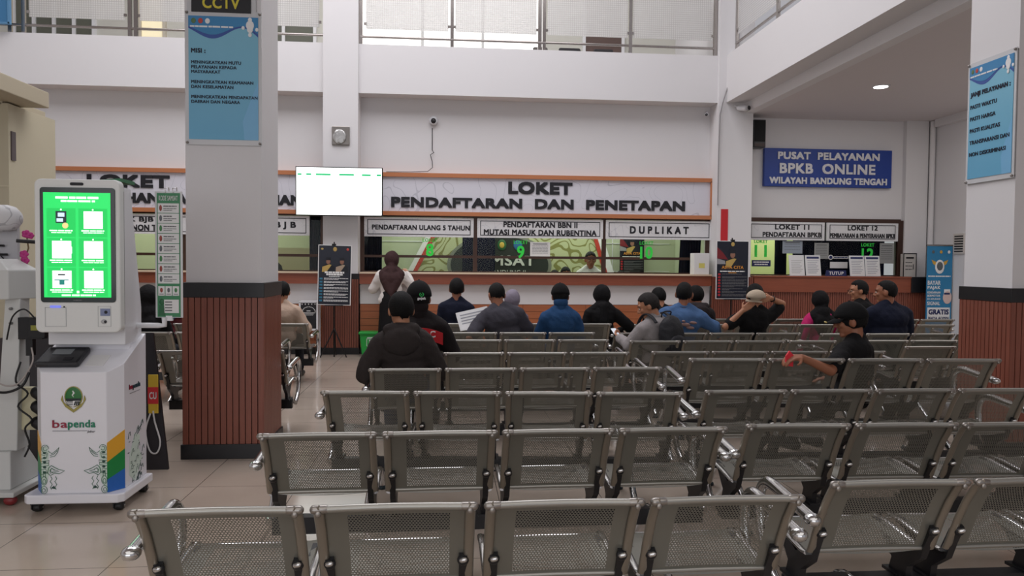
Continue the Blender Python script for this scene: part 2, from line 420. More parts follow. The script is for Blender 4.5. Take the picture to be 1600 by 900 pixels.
# columns: white shaft, black cap, slatted wood skirt, black base
def column(x0, x1, y0, y1, slats=13, top=9):
    o = thing('column', None, None, (0, 0, 0)); o['kind'] = 'structure'
    MB().bx(x0+.025, x1-.02, y0+.025, y1-.02, 0, top).build('shaft', WALL, o)
    MB().bx(x0-.005, x1+.005, y0-.005, y1+.005, 1.222, 1.335).build('cap_band', BLACK, o, bevel=.004)
    MB().bx(x0-.012, x1+.012, y0-.012, y1+.012, 0, .112).build('base_band', BLACK, o, bevel=.004)
    m = MB(); m.bx(x0+.02, x1-.02, y0+.02, y1-.02, .1, 1.225, 1)
    wx = (x1-x0)/slats; g = .007
    for i in range(slats):
        a = x0+i*wx
        m.bx(a+g/2, a+wx-g/2, y0, y0+.03, .112, 1.224); m.bx(a+g/2, a+wx-g/2, y1-.03, y1, .112, 1.224)
    ny = round((y1-y0)/wx); wy = (y1-y0)/ny
    for i in range(ny):
        a = y0+i*wy
        m.bx(x0, x0+.03, a+g/2, a+wy-g/2, .112, 1.224); m.bx(x1-.03, x1, a+g/2, a+wy-g/2, .112, 1.224)
    m.build('wood_cladding', [SLAT, SLATD], o)
    return o
column(-1.975, -1.375, 5.8, 6.4)
column(4.44, 5.06, 5.54, 6.14, top=4.2)
# pillars on the counter wall
o = thing('column', None, None); o['kind'] = 'structure'
MB().bx(-1.985, -1.43, PF, 12.75, 0, 9).build('shaft', WALL, o)
MB().bx(-2.0, -1.40, PF-.03, PF+.02, 1.22, 1.31).build('cap_band', BLACK, o)
MB().bx(-2.0, -1.40, PF-.035, PF+.02, 0, .11).build('base_band', BLACK, o)
m = MB(); m.bx(-1.99, -1.41, PF-.015, PF+.02, .1, 1.225, 1)
for i in range(16): m.bx(-1.995+i*.0365, -1.995+i*.0365+.030, PF-.03, PF, .11, 1.222)
m.build('wood_cladding', [SLAT, SLATD], o)
o = thing('column', None, None); o['kind'] = 'structure'
MB().bx(4.53, 5.13, PF, 12.9, 0, 9).build('shaft', WALL, o)
m = MB(); m.bx(4.44, 5.16, PF-.06, PF, .1, 1.30, 1)
for i in range(20): m.bx(4.44+i*.036, 4.44+i*.036+.029, PF-.075, PF-.05, .11, 1.30)
m.build('wood_cladding', [SLAT, SLATD], o)
MB().bx(4.44, 5.16, PF-.08, PF, 0, .11).build('base_band', BLACK, o)

# offices behind the glass
GREENW = mat('pale_green_office_paint', (190, 198, 170), .8)
b = MB(); b.bx(-9, 4.9, 15.2, 15.3, 0, 3.05)
for z in (1.35, 1.62, 1.92, 2.2):
    b.bx(-2, 4.6, 15.185, 15.2, z-.008, z+.008, 1)
for x in (-1.35, -.2, 3.4): b.bx(x-.008, x+.008, 15.185, 15.2, .4, 2.6, 1)
struct('wall_back', b, [GREENW, WFRAME])
struct('ceiling', MB().bx(-9, 8.7, 12.75, 15.3, 3.0, 3.1), CEILM)
struct('wall_right', MB().bx(4.72, 4.82, 12.8, 15.3, 0, 3.05).bx(-1.95, -1.45, 12.82, 15.3, 0, 3.05), GREENW)
struct('wall_back', MB().bx(5.1, 8.3, 14.6, 14.7, 0, 3), mat('bpkb_office_paint', (204, 210, 152), .8))
# ------------------------------------------------------------------ counters
def counter(x0, x1, label):
    o = thing('service_counter', label, 'counter', (0, 0, 0))
    MB().bx(x0, x1, 12.19, 12.69, 1.31, 1.336).build('countertop', CREAM, o, bevel=.004)
    MB().bx(x0, x1, 12.225, 12.68, 1.145, 1.31).build('apron', APRON, o)
    MB().bx(x0, x1, 12.32, 12.68, .82, 1.145).build('front_panel', WALL, o)
    m = MB(); m.bx(x0, x1, 12.34, 12.68, .1, .82, 1)
    for k in range(6):
        z = .11+k*.118; xx = x0-(k % 2)*.5
        while xx < x1:
            a, c = max(x0, xx+.003), min(x1, xx+1.05)
            if c > a: m.bx(a, c, 12.326, 12.35, z+.003, z+.115)
            xx += 1.053
    m.build('plank_panel', [PLANK, SLATD], o)
    MB().bx(x0, x1, 12.32, 12.68, 0, .11).build('base', BLACK, o)
counter(-1.395, 4.43, 'long wooden service counter with white front panel below windows 8, 9 and 10')
counter(-8.99, -2.005, 'wooden service counter with cream top behind the slatted column, left of the pillar')
o = thing('service_counter', 'dark slatted wooden counter under the blue sign at windows 11 and 12', 'counter', (0, 0, 0))
MB().bx(5.17, 7.95, 12.2, 12.69, 1.30, 1.325).build('countertop', APRON, o, bevel=.004)
MB().bx(5.17, 7.95, 12.22, 12.68, 1.05, 1.30).build('apron', APRON, o)
m = MB(); m.bx(5.17, 8.44, 12.28, 12.6, .1, 1.05, 1)
for i in range(81): m.bx(5.17+i*.04, 5.17+i*.04+.032, 12.255, 12.3, .11, 1.05)
m.build('slat_panel', [SLAT, SLATD], o)
MB().bx(7.95, 8.44, 12.2, 12.6, 1.05, 1.32).build('end_cap', BLACK, o, bevel=.004)
MB().bx(5.17, 8.44, 12.25, 12.6, 0, .11).build('base', BLACK, o)

def partition(xs, z0, z1, rail, label, fm=BROWN_ALU, t=.035, y=12.66):
    o = thing('glass_partition', label, 'glass partition', (0, 0, 0)); m = MB()
    m.bx(xs[0], xs[-1], y-.03, y+.03, z1-t, z1+.02); m.bx(xs[0], xs[-1], y-.02, y+.02, z0, z0+.02)
    if rail: m.bx(xs[0], xs[-1], y-.02, y+.02, rail-.022, rail+.022)
    for x in xs: m.bx(x-t, x+t, y-.028, y+.028, z0, z1)
    m.build('frame', fm, o)
    for a, b in zip(xs, xs[1:]): MB().bx(a+t, b-t, y-.004, y+.004, z0+.02, z1-t).build('pane', GLASS, o)
partition([-1.40, .48, 2.68, 4.50], 1.336, 2.29, 1.6, 'brown framed glass wall over the counter at windows 8, 9 and 10')
partition([-9, -6.6, -4.25, -2.04], 1.336, 2.29, 1.6, 'brown framed glass wall over the left counter beside the slatted column')
partition([5.15, 8.0], 1.325, 2.31, None, 'brown framed window of counters 11 and 12 below the blue sign', t=.05)

# long name boards
def nameboard(x0, x1, texts, label):
    o = thing('name_board', label, 'sign', ((x0+x1)/2, 12.6, 2.63)); h = (x1-x0)/2; m = MB()
    m.bx(-h, h, -.05, .1, .285, .352); m.bx(-h, h, -.05, .1, -.352, -.285); m.bx(h-.05, h, -.05, .1, -.3, .3); m.bx(-h, -h+.05, -.05, .1, -.3, .3)
    m.build('frame', ORANGE_WOOD, o); MB().bx(-h+.02, h-.02, -.01, .1, -.3, .3).build('panel', BOARDP, o)
    for s, cx, cz, hh, ww, bo in texts:
        l = MB(); letters(l, s, cx-(x0+x1)/2, cz-2.63, hh, ww, -.01, bo, depth=.012); l.build('lettering', INK, o)
nameboard(-2.0, 4.56, [('LOKET', 1.57, 2.765, .21, 1.09, .13), ('PENDAFTARAN  DAN  PENETAPAN', 1.575, 2.50, .17, 4.99, .13)], 'long white board lettered LOKET PENDAFTARAN DAN PENETAPAN in orange wood frame')
nameboard(-9, -2.02, [('LOKET', -5.1, 2.765, .21, 1.28, .13), ('PENGESAHAN DAN PENYERAHAN', -4.28, 2.50, .17, 3.81, .13)], 'long white board lettered LOKET PENGESAHAN, partly hidden behind kiosk and column')

def cartouche(m, x0, x1, z0, z1, y, t, mi):
    m.bx(x0, x1, y-.002, y, z1-t, z1, mi); m.bx(x0, x1, y-.002, y, z0, z0+t, mi)
    m.bx(x0, x0+t, y-.002, y, z0, z1, mi); m.bx(x1-t, x1, y-.002, y, z0, z1, mi)
def winsign(x0, x1, texts, label, z0=1.925, z1=2.245, y=12.60, name='window_sign', bold=.09):
    cx, cz = (x0+x1)/2, (z0+z1)/2
    o = thing(name, label, 'sign', (cx, y, cz)); w_, h_ = (x1-x0)/2, (z1-z0)/2
    MB().bx(-w_, w_, -.006, .03, -h_, h_).build('panel', SIGNP, o)
    l = MB(); cartouche(l, -w_+.05, w_-.05, -h_+.035, h_-.035, -.006, .012, 0); l.build('border', INK, o)
    for s, px, pz, hh, ww in texts:
        l = MB(); letters(l, s, px, pz, hh, ww, -.006, bold); l.build('lettering', INK, o)
winsign(-1.36, .45, [('PENDAFTARAN ULANG 5 TAHUN', .03, -.005, .085, 1.62)], 'white sign PENDAFTARAN ULANG 5 TAHUN above window 8')
winsign(.51, 2.65, [('PENDAFTARAN BBN II', .0, .065, .095, 1.26), ('MUTASI MASUK DAN RUBENTINA', 0, -.065, .095, 1.92)], 'white sign PENDAFTARAN BBN II above window 9')
winsign(2.70, 4.56, [('D U P L I K A T', 0, 0, .13, 1.03)], 'white sign DUPLIKAT above window 10')
winsign(-9, -6.55, [('PENYERAHAN STNK', .2, 0, .11, 2.0)], 'white sign ending in K, mostly hidden behind the kiosk')
winsign(-6.3, -4.15, [('BANK BJB', .145, .062, .1, .72), ('NON TUNAI', .50, -.062, .1, .66)], 'white two-line window sign half hidden behind the strip board')
winsign(-4.0, -2.25, [('KASIR BANK B J B', -.02, 0, .13, 1.36)], 'white window sign between the slatted column and the television')
winsign(5.2, 6.58, [('LOKET 11', .1, .07, .09, .62), ('PENDAFTARAN BPKB', .1, -.06, .085, 1.06)], 'white sign LOKET 11 PENDAFTARAN BPKB', 1.94, 2.255)
winsign(6.62, 7.93, [('LOKET 12', 0, .07, .09, .55), ('PEMBAYARAN & PENYERAHAN BPKB', 0, -.065, .08, 1.2)], 'white sign LOKET 12 PEMBAYARAN & PENYERAHAN BPKB', 1.94, 2.255)

NEON = mat('bright_green_vinyl', (52, 226, 78), .5)
def number(n, x, z, where, y=12.64, k=1.0):
    l = MB()
    letters(l, 'LOKET', 0, .115*k, .06*k, .24*k, 0, .05, depth=.006); letters(l, n, 0, -.05*k, .21*k, (.125 if len(n) == 1 else .22)*k, 0, .06, depth=.006)
    tag(l.build('window_number', NEON, None, (x, y, z)), 'bright green LOKET %s lettering on the glass %s' % (n, where), 'number')
number('8', -.28, 1.76, 'right of the woman in brown headscarf'); number('9', 1.25, 1.74, 'over the black SAMSAT oval'); number('10', 3.42, 1.75, 'below the DUPLIKAT sign'); number('11', 5.45, 1.80, 'above the navy label strip'); number('12', 7.40, 1.76, 'on the dark navy curtain window')

# papers taped to the glass
PAPER = mat('white_paper', (222, 222, 222), .8); PAPER2 = mat('grey_photo_print', (150, 160, 172), .6)
NAVYINK = mat('navy_ink', (30, 40, 92), .6)
def sheet(name, x, y, z, w_, h_, label, cat, pm=PAPER, head=True, n=6, ink=GREYINK, th=.004):
    o = thing(name, label, cat, (x, y, z))
    MB().bx(-w_/2, w_/2, 0, th, 0, h_).build('sheet', pm, o); l = MB()
    if head: l.bx(-w_*.36, w_*.36, -.002, 0, h_*.84, h_*.9)
    for i in range(n): small_print(l, -w_*.4, w_*.4, h_*(.74-.62*i/max(1, n)), h_*.03, 0, seed=i)
    l.build('small_print', ink, o); return o
sheet('paper_notice', 1.58, 12.63, 1.62, .34, .24, 'white notice sheet taped to the glass right of number 9', 'notice')
sheet('paper_notice', 6.55, 12.63, 1.62, .26, .28, 'pale notice sheet on the glass between windows 11 and 12', 'notice', mat('faded_paper', (150, 152, 150), .7))
sheet('paper_notice', 7.75, 12.63, 1.55, .26, .36, 'tall pale notice sheet at the right edge of window 12', 'notice', mat('faded_paper', (150, 152, 150), .7))
o = sheet('photo_notice', 6.02, 12.63, 1.71, .36, .22, 'framed picture print on the glass right of number 11', 'notice', PAPER2, n=3)
o = thing('window_label', 'navy blue label strip on the glass under number 11', 'label', (5.46, 12.63, 1.535))
MB().bx(-.17, .17, 0, .004, -.055, .055).build('panel', NAVYINK, o); l = MB(); small_print(l, -.14, .14, .02, .02, 0); small_print(l, -.12, .12, -.02, .02, 0); l.build('small_print', WINK, o)
o = thing('information_sticker', 'round information sticker with white bars on the dark window 12', 'sticker', (6.85, 12.63, 1.6))
MB().ell((-.13, 0, .05), (.045, .003, .045)).bx(-.08, .19, -.003, .002, .028, .068).bx(-.14, .18, -.003, .002, -.14, -.03).build('panel', PAPER, o)
l = MB().ell((-.13, -.003, .05), (.03, .003, .03)); small_print(l, -.07, .18, .048, .02, -.003); l.build('print', NAVYINK, o)
def stand_doc(x, z, label, head=False):
    o = thing('document_stand', label, 'document stand', (x, 12.34, 1.325)); M = Matrix.Rotation(R(-10), 4, 'X')
    MB().bx(-.135, .135, 0, .006, 0, .36, 0, M).bx(-.135, .135, 0, .09, 0, .006).build('holder', mat('acrylic', (215, 220, 225), .2), o)
    MB().bx(-.13, .13, -.004, -.001, .01, .355, 0, M).build('sheet', PAPER, o)
    l = MB()
    if head: l.bx(-.11, .11, -.006, -.004, .30, .335, 0, M)
    for i in range(8): l.bx(-.10, .10-(i*37 % 5)*.012, -.006, -.004, .26-i*.03, .265-i*.03, 0, M)
    l.build('small_print', NAVYINK if head else GREYINK, o)
stand_doc(5.98, 0, 'white document in a tilted stand on the dark counter, leftmost of four')
stand_doc(6.27, 0, 'document stand with navy heading, second from left on the dark counter', True)
stand_doc(7.06, 0, 'document stand with navy heading just right of the TUTUP plate', True)
stand_doc(7.34, 0, 'rightmost white document stand on the dark counter, under number 12', True)
o = thing('closed_plate', 'navy plate lettered TUTUP on the dark counter', 'sign', (6.66, 12.32, 1.325))
MB().prism([(-.19, 0), (.19, 0), (.17, .1), (-.17, .1)], 'y', 0, .02).build('panel', NAVYINK, o)
l = MB(); letters(l, 'TUTUP', 0, .05, .055, .26, 0, .04); l.build('lettering', WINK, o)
o = thing('paper_stack', 'white paper box with yellow mark on the counter right end, beside the ASTA CITA poster', 'paper', (4.30, 12.42, 1.336))
MB().bx(-.14, .12, -.1, .12, 0, .36).build('carton', PAPER, o, bevel=.006); MB().bx(-.06, .04, -.103, -.1, .11, .19).build('mark', mat('yellow_mark', (214, 204, 110), .6), o)

# ------------------------------------------------------------------ inside the offices
def curtain(x0, x1, y, z0, z1, label, dx=0):
    n = 40; vs = []; fs = []
    for k, off in ((0, -.012), (1, .012)):
        for i in range(n+1):
            x = x0+(x1-x0)*i/n; yy = y+math.sin(i*1.25)*.035+off
            vs += [(x+dx, yy, z0), (x, yy, z1)]
    N = 2*(n+1)
    for i in range(n):
        a = 2*i; fs += [(a, a+2, a+3, a+1), (N+a, N+a+1, N+a+3, N+a+2), (a, N+a, N+a+2, a+2), (a+1, a+3, N+a+3, N+a+1)]
    fs += [(0, 1, N+1, N), (2*n, N+2*n, N+2*n+1, 2*n+1)]
    m = MB().add(vs, fs, 0, True); tag(m.build('curtain', NAVY_CLOTH), label, 'curtain')
curtain(.30, .92, 14.3, 0, 3.0, 'navy curtain hanging behind windows 8 and 9, left of SAMSAT')
curtain(-1.44, -1.12, 13.2, 0, 3.0, 'narrow navy curtain at the left edge of window 8')
curtain(4.30, 4.68, 13.4, 0, 3.0, 'navy curtain at the right end of window 10', -.12)
curtain(-2.32, -2.02, 13.0, 0, 3.0, 'short navy curtain beside the pillar at the left counter')
curtain(6.06, 6.26, 13.4, 0, 3.0, 'dark curtain behind the glass right of number 11')
curtain(6.35, 8.1, 13.3, 0, 3.0, 'wide navy curtain filling window 12')
o = thing('backdrop_board', 'olive batik backdrop with black SAMSAT oval in the office', 'backdrop', (0, 15.0, 0))
REDP = mat('red_edge', (178, 52, 34), .6)
m = MB(); m.prism([(-1.14, .35), (3.55, .35), (2.85, 2.62), (.02, 2.62)], 'y', 0, .04); m.build('panel', BATIKG, o)
m = MB(); m.prism([(-1.27, .35), (-1.14, .35), (.02, 2.62), (-.10, 2.62)], 'y', -.01, .04, 1); m.prism([(3.55, .35), (3.70, .35), (2.98, 2.62), (2.85, 2.62)], 'y', -.01, .04, 1)
m.prism([(-1.16, .35), (-1.07, .35), (.08, 2.62), (.0, 2.62)], 'y', -.02, .03, 0); m.prism([(3.46, .35), (3.55, .35), (2.86, 2.62), (2.78, 2.62)], 'y', -.02, .03, 0)
m.build('edge', [REDP, WFRAME], o)
n = 48; el = [(1.06+.98*math.cos(2*math.pi*i/n), 1.46+.58*math.sin(2*math.pi*i/n)) for i in range(n)]
el2 = [(1.06+1.05*math.cos(2*math.pi*i/n), 1.46+.63*math.sin(2*math.pi*i/n)) for i in range(n)]
MB().prism(el2, 'y', -.03, 0, 1).prism(el, 'y', -.05, -.03, 0).build('oval', [mat('black_green_oval', (28, 36, 28), .5), mat('grey_rim', (120, 124, 110), .5)], o)
l = MB(); letters(l, 'SAMSAT', 1.12, 1.55, .20, 1.30, -.05, .06, depth=.03); letters(l, 'KOTA BANDUNG II', 1.02, 1.315, .095, 1.12, -.05, .01, depth=.01); letters(l, 'BAPENDA', 1.12, 1.16, .08, .8, -.05, .01)
l.build('lettering', mat('silver_letters', (205, 208, 200), .4), o)
m = MB(); m.ell((1.10, -.06, 1.86), (.09, .01, .11), mi=0); m.ell((1.10, -.068, 1.86), (.05, .01, .06), mi=1); m.ell((1.42, -.06, 1.86), (.09, .01, .10), mi=2); m.ell((.80, -.06, 1.86), (.07, .01, .09), mi=3)
m.build('emblem', [mat('emblem_green', (40, 96, 52), .5), mat('emblem_gold', (200, 170, 70), .5), mat('emblem_blue', (40, 100, 150), .5), mat('emblem_purple', (60, 50, 90), .5)], o)
# cupboards and desks seen through the left glass
o = thing('office_desk', 'pale desk partition behind the left counter, beside the slatted column', 'desk', (-3.2, 13.5, 0))
MB().bx(-1.0, 1.05, 0, .7, .70, .75).build('desktop', mat('beech_top', (196, 176, 140), .5), o); MB().bx(-.75, 1.0, .72, .76, .75, 1.75).build('screen_panel', mat('cream_panel', (206, 200, 168), .7), o)
for sx in (-.95, 1.0): MB().bx(sx-.02, sx+.02, .02, .68, 0, .7).build('side_panel', mat('beech_top', (196, 176, 140), .5), o)
o = thing('office_chair', 'black office chair back behind the left counter', 'chair', (-3.0, 13.42, 0))
MB().cap((0, 0, 1.2), .2, (0, .02, 1.35), .14, flat=.3, fa=Vector((0, 1, 0))).build('backrest', SEATB, o); MB().cap((0, -.2, .5), .2, (0, -.25, .5), .2, flat=.25, fa=Vector((0, 0, 1))).build('seat', SEATB, o)
MB().cap((0, -.2, .06), .03, (0, -.2, .5), .03).cap((0, 0, .5), .02, (0, 0, 1.2), .02).bx(-.25, .25, -.23, -.17, 0, .06).bx(-.03, .03, -.45, .05, 0, .06).bx(-.02, .02, -.2, 0, .48, .52).build('pedestal', DARKM, o)
def monitor(x, y, z, label, rz=180):
    o = thing('computer_monitor', label, 'monitor', (x, y, z), R(rz))
    MB().bx(-.25, .25, -.015, .02, .1, .40).build('housing', DARKM, o, bevel=.006); MB().bx(-.235, .235, -.018, -.014, .115, .385).build('screen', mat('dark_screen', (30, 34, 42), .2), o)
    MB().bx(-.03, .03, .0, .03, .0, .15).bx(-.12, .12, -.08, .1, 0, .015).build('stand', DARKM, o)
o = thing('office_desk', 'low work desk behind the glass at windows 8 to 10', 'desk', (1.6, 13.0, 0))
MB().bx(-2.8, 2.8, -.1, .4, .86, .90).build('desktop', mat('beech_top', (196, 176, 140), .5), o)
for sx in (-2.7, 0, 2.7): MB().bx(sx-.02, sx+.02, -.08, .38, 0, .86).build('side_panel', mat('beech_top', (196, 176, 140), .5), o)
monitor(.25, 13.15, .90, 'dark monitor behind the glass at the left of window 9'); monitor(2.62, 13.1, .90, 'dark monitor in front of the officer in white')
monitor(3.35, 13.1, .90, 'dark monitor behind number 10')

# ------------------------------------------------------------------ television
o = thing('television', 'wall mounted television showing a bright white table with green headings', 'television', (-1.685, 12.0, 2.6), R(-.5))
MB().bx(-.675, .675, 0, .05, -.38, .385).build('housing', DARKM, o, bevel=.006)
MB().bx(-.66, .66, -.004, .002, -.365, .37).build('screen', mat('white_lit_screen', (250, 255, 252), .4, emit=1.6), o)
l = MB()
for a, b in ((-.64, -.58), (-.51, -.43), (-.36, -.13), (.0, .23), (.35, .49), (.58, .65)): l.bx(a, b, -.007, -.004, .25, .278)
l.build('headings', mat('lit_green_heading', (30, 180, 110), .4, emit=.7), o)
MB().bx(-.66, .66, -.006, -.004, -.312, -.308).build('footer_line', mat('lit_grey_line', (190, 215, 205), .4, emit=.9), o)
MB().bx(-.1, .1, .05, .27, -.1, .1).bx(-.2, .2, .05, .07, -.2, .2).build('wall_bracket', DARKM, o)

# ------------------------------------------------------------------ blue signs
BLUES = mat('royal_blue_sign', (26, 62, 148), .45)
o = thing('blue_sign', 'blue sign PUSAT PELAYANAN BPKB ONLINE on the wing wall', 'sign', (6.64, 12.62, 3.205))
MB().bx(-1.16, 1.16, 0, .075, -.33, .33).build('panel', BLUES, o, bevel=.006)
l = MB(); letters(l, 'PUSAT  PELAYANAN', 0, .205, .13, 1.85, 0, .10, depth=.012); letters(l, 'BPKB  ONLINE', -.02, -.015, .18, 1.74, 0, .08, depth=.012); letters(l, 'WILAYAH BANDUNG TENGAH', .0, -.225, .115, 2.14, 0, .10, depth=.012)
l.build('lettering', mat('pale_letters', (222, 222, 226), .5), o)
o = thing('blue_notice_board', 'blue board corner hanging at the upper left above the balcony edge', 'sign', (-6.95, 12.2, 5.1))
MB().bx(-.6, .28, 0, .04, 0, 1.1).build('panel', mat('teal_blue_print', (58, 116, 160), .5), o); MB().bx(.255, .285, -.01, .045, -.01, 1.1).bx(-.6, .28, -.01, .045, -.015, .015).build('frame', mat('pale_blue_frame', (90, 140, 180), .5), o)
tag(MB().bx(4.60, 4.72, PF-.012, PF, 1.30, 2.44).build('red_strip', mat('red_banner', (196, 30, 40), .6)), 'red vertical strip on the white corner column', 'banner')
# ------------------------------------------------------------------ acrylic mission signs on the columns
SKY = gradient_print('blue_gradient_print', (128, 190, 214), (100, 172, 208), -.4, .4)
WAVE1 = mat('deep_blue_wave', (52, 84, 160), .4); WAVE2 = mat('mid_blue_wave', (58, 134, 186), .4); WAVE3 = mat('soft_blue_swirl', (120, 182, 222), .4)
ACRY = mat('acrylic_edge', (205, 206, 208), .2)
def wave_poly(w_, z, top, a):
    n = 24; lo = [(-w_+2*w_*i/n, z-a*math.sin(math.pi*2*(i/n)**1.2)*.6 - a*.6*(i/n)) for i in range(n+1)]
    return lo+[(w_, top), (-w_, top)]
def mission(name, label, loc, rz, w_, h_, title, lines, tz, th):
    o = thing(name, label, 'sign', loc, rz)
    MB().bx(-w_-.025, w_+.025, -.012, -.006, -h_-.04, h_+.04).build('acrylic_plate', ACRY, o)
    MB().bx(-w_, w_, -.016, -.0125, -h_, h_).build('panel', SKY, o)
    m = MB()
    m.prism(wave_poly(w_, h_*.80, h_, h_*.20), 'y', -.0175, -.016, 0); m.prism(wave_poly(w_, h_*.83, h_, h_*.16), 'y', -.019, -.0175, 1)
    m.prism([(w_, -h_), (w_, -h_*.05), (w_*.78, -h_*.35), (w_*.55, -h_*.7), (w_*.6, -h_)], 'y', -.0172, -.016, 2)
    for i, mi in enumerate((3, 4, 5)): m.ell((-w_*.85+i*w_*.2, -.0195, h_*.92), (w_*.07, .002, w_*.08), mi=mi)
    small_print(m, -w_*.95, w_*.3, h_*.83, .012, -.019, 5)
    for dx, dz, r in ((0, 0, .03), (0, -.03, .022), (-.05, -.02, .012), (.05, -.03, .012), (0, .04, .015), (0, -.07, .014)): m.ell((w_*.77+dx, -.0195, h_*.87+dz), (r, .002, r*1.2), mi=5)
    m.build('print', [WAVE1, WAVE2, WAVE3, mat('crest_green', (90, 120, 80), .5), mat('crest_red', (190, 70, 60), .5), WINK], o)
    for s, z, hh, bo in [(title, tz, th*1.45, .08)]+[(s, z, th, .05) for s, z in lines]:
        l = MB(); letters(l, s, -w_*.92, z, hh, None, -.016, bo, align='L'); l.build('lettering', mat('dark_blue_ink', (22, 30, 52), .6), o)
    for sx in (-1, 1):
        for sz in (-1, 1): MB().cap((sx*(w_+.012), -.02, sz*(h_+.025)), .011, (sx*(w_+.012), .0, sz*(h_+.025)), .011, 10).build('standoff', STEEL, o)
    return o
mission('mission_sign', 'blue acrylic sign headed MISI on the white slatted column', (-1.665, 5.822, 2.86), 0, .252, .455, 'MISI :', [
    ('MENINGKATKAN MUTU', .115), ('PELAYANAN KEPADA', .08), ('MASYARAKAT', .045), ('MENINGKATKAN KEAMANAN', -.03), ('DAN KESELAMATAN', -.066), ('MENINGKATKAN PENDAPATAN', -.14), ('DAERAH DAN NEGARA', -.176)], .20, .0235)
mission('promise_sign', 'blue acrylic sign JANJI PELAYANAN on the right hand column', (4.46, 5.84, 2.72), R(-90), .25, .47, 'JANJI PELAYANAN :', [
    ('PASTI WAKTU', .135), ('PASTI HARGA', .035), ('PASTI KUALITAS', -.065), ('TRANSPARANSI DAN', -.165), ('NON DISKRIMINASI', -.265)], .235, .034)
o = thing('camera_notice', 'black CCTV plate with yellow letters above the MISI sign', 'sign', (-1.68, 5.815, 3.5))
MB().bx(-.215, .215, -.01, 0, -.155, .155).build('panel', BLACK, o); MB().bx(-.25, .25, -.002, .004, -.2, .2).build('backing', ACRY, o)
l = MB(); letters(l, 'CCTV', 0, -.085, .085, .27, -.01, .05); letters(l, 'AREA', 0, .06, .085, .27, -.01, .05); l.build('lettering', mat('yellow_letters', (214, 200, 60), .5), o)

# ------------------------------------------------------------------ poster easels
SUIT = mat('printed_dark_suit', (20, 24, 34), .6); FACEP = mat('printed_face', (150, 108, 90), .6); GOLD = mat('printed_gold', (190, 160, 90), .6)
POSTERBG = gradient_print('dark_navy_poster', (20, 26, 42), (9, 10, 14), .2, .9)
def easel(name, label, x, y, zb, zt, w_, tilt, build):
    o = thing(name, label, 'poster stand', (x, y, 0)); H = zt-zb; M = Matrix.Translation((0, 0, zb)) @ Matrix.Rotation(R(tilt), 4, 'Y')
    MB().bx(-w_-.012, w_+.012, 0, .012, -.012, H+.01, 0, M).build('board', WINK, o)
    p = MB(); p.bx(-w_, w_, -.003, 0, 0, H, 0, M); p.build('poster', POSTERBG, o)
    q = MB(); mats = build(q, w_, H); q.v = [tuple(M @ Vector(v)) for v in q.v]; q.build('print', mats, o)
    f = MB(); f.cap((0, .03, .0), .011, (0, .03, zt+.05), .011); f.cap((0, .03, .45), .011, (-.2, -.06, .01), .009).cap((0, .03, .45), .011, (.2, -.06, .01), .009).cap((0, .03, .45), .011, (0, .22, .01), .009)
    f.bx(-.14, .14, -.012, .03, zb-.025, zb-.01); f.bx(-.03, .03, -.01, .035, zt, zt+.03); f.build('tripod', DARKM, o)
def bust(q, x, z, s, mi_suit, mi_face, mi_hat, mi_sash):
    q.prism([(x-.2*s, z), (x+.2*s, z), (x+.19*s, z+.17*s), (x+.07*s, z+.25*s), (x-.07*s, z+.25*s), (x-.19*s, z+.17*s)], 'y', -.005, -.003, mi_suit)
    q.prism([(x-.19*s, z), (x-.05*s, z), (x+.10*s, z+.22*s), (x+.04*s, z+.24*s), (x-.18*s, z+.16*s)], 'y', -.0065, -.005, mi_sash)
    q.ell((x, -.005, z+.33*s), (.068*s, .003, .09*s), mi=mi_face); q.bx(x-.075*s, x+.075*s, -.0085, -.004, z+.37*s, z+.46*s, mi_hat)
def p1(q, w_, H):
    bust(q, -.1, H*.55, .5, 0, 1, 0, 2); bust(q, .11, H*.55, .5, 0, 1, 0, 5)
    q.ell((0, -.004, H*.94), (.03, .002, .035), mi=2); q.ell((-w_*.8, -.004, H*.94), (.02, .002, .015), mi=2); q.ell((w_*.8, -.004, H*.94), (.02, .002, .02), mi=4)
    for i, z in enumerate((.545, .51)): small_print(q, -w_*(.62-.1*i), w_*(.62-.1*i), H*z, .028, -.006, 3, words=5)
    small_print(q, -w_*.35, w_*.35, H*.475, .01, -.006, 3)
    for i in range(8):
        z = H*(.435-.053*i); q.bx(-w_*.93, -w_*.75, -.005, -.003, z-.014, z+.014, 6)
        small_print(q, -w_*.66, w_*.88, z+.008, .009, -.004, 3, 1, 9, i); small_print(q, -w_*.66, w_*.88, z-.008, .009, -.004, 3, (.6, .9, .4, 1)[i % 4], 9, i+20)
    return [SUIT, FACEP, GOLD, WINK, mat('crest_red', (190, 70, 60), .5), mat('printed_beige', (170, 150, 130), .6), mat('cyan_bullet', (50, 120, 150), .6)]
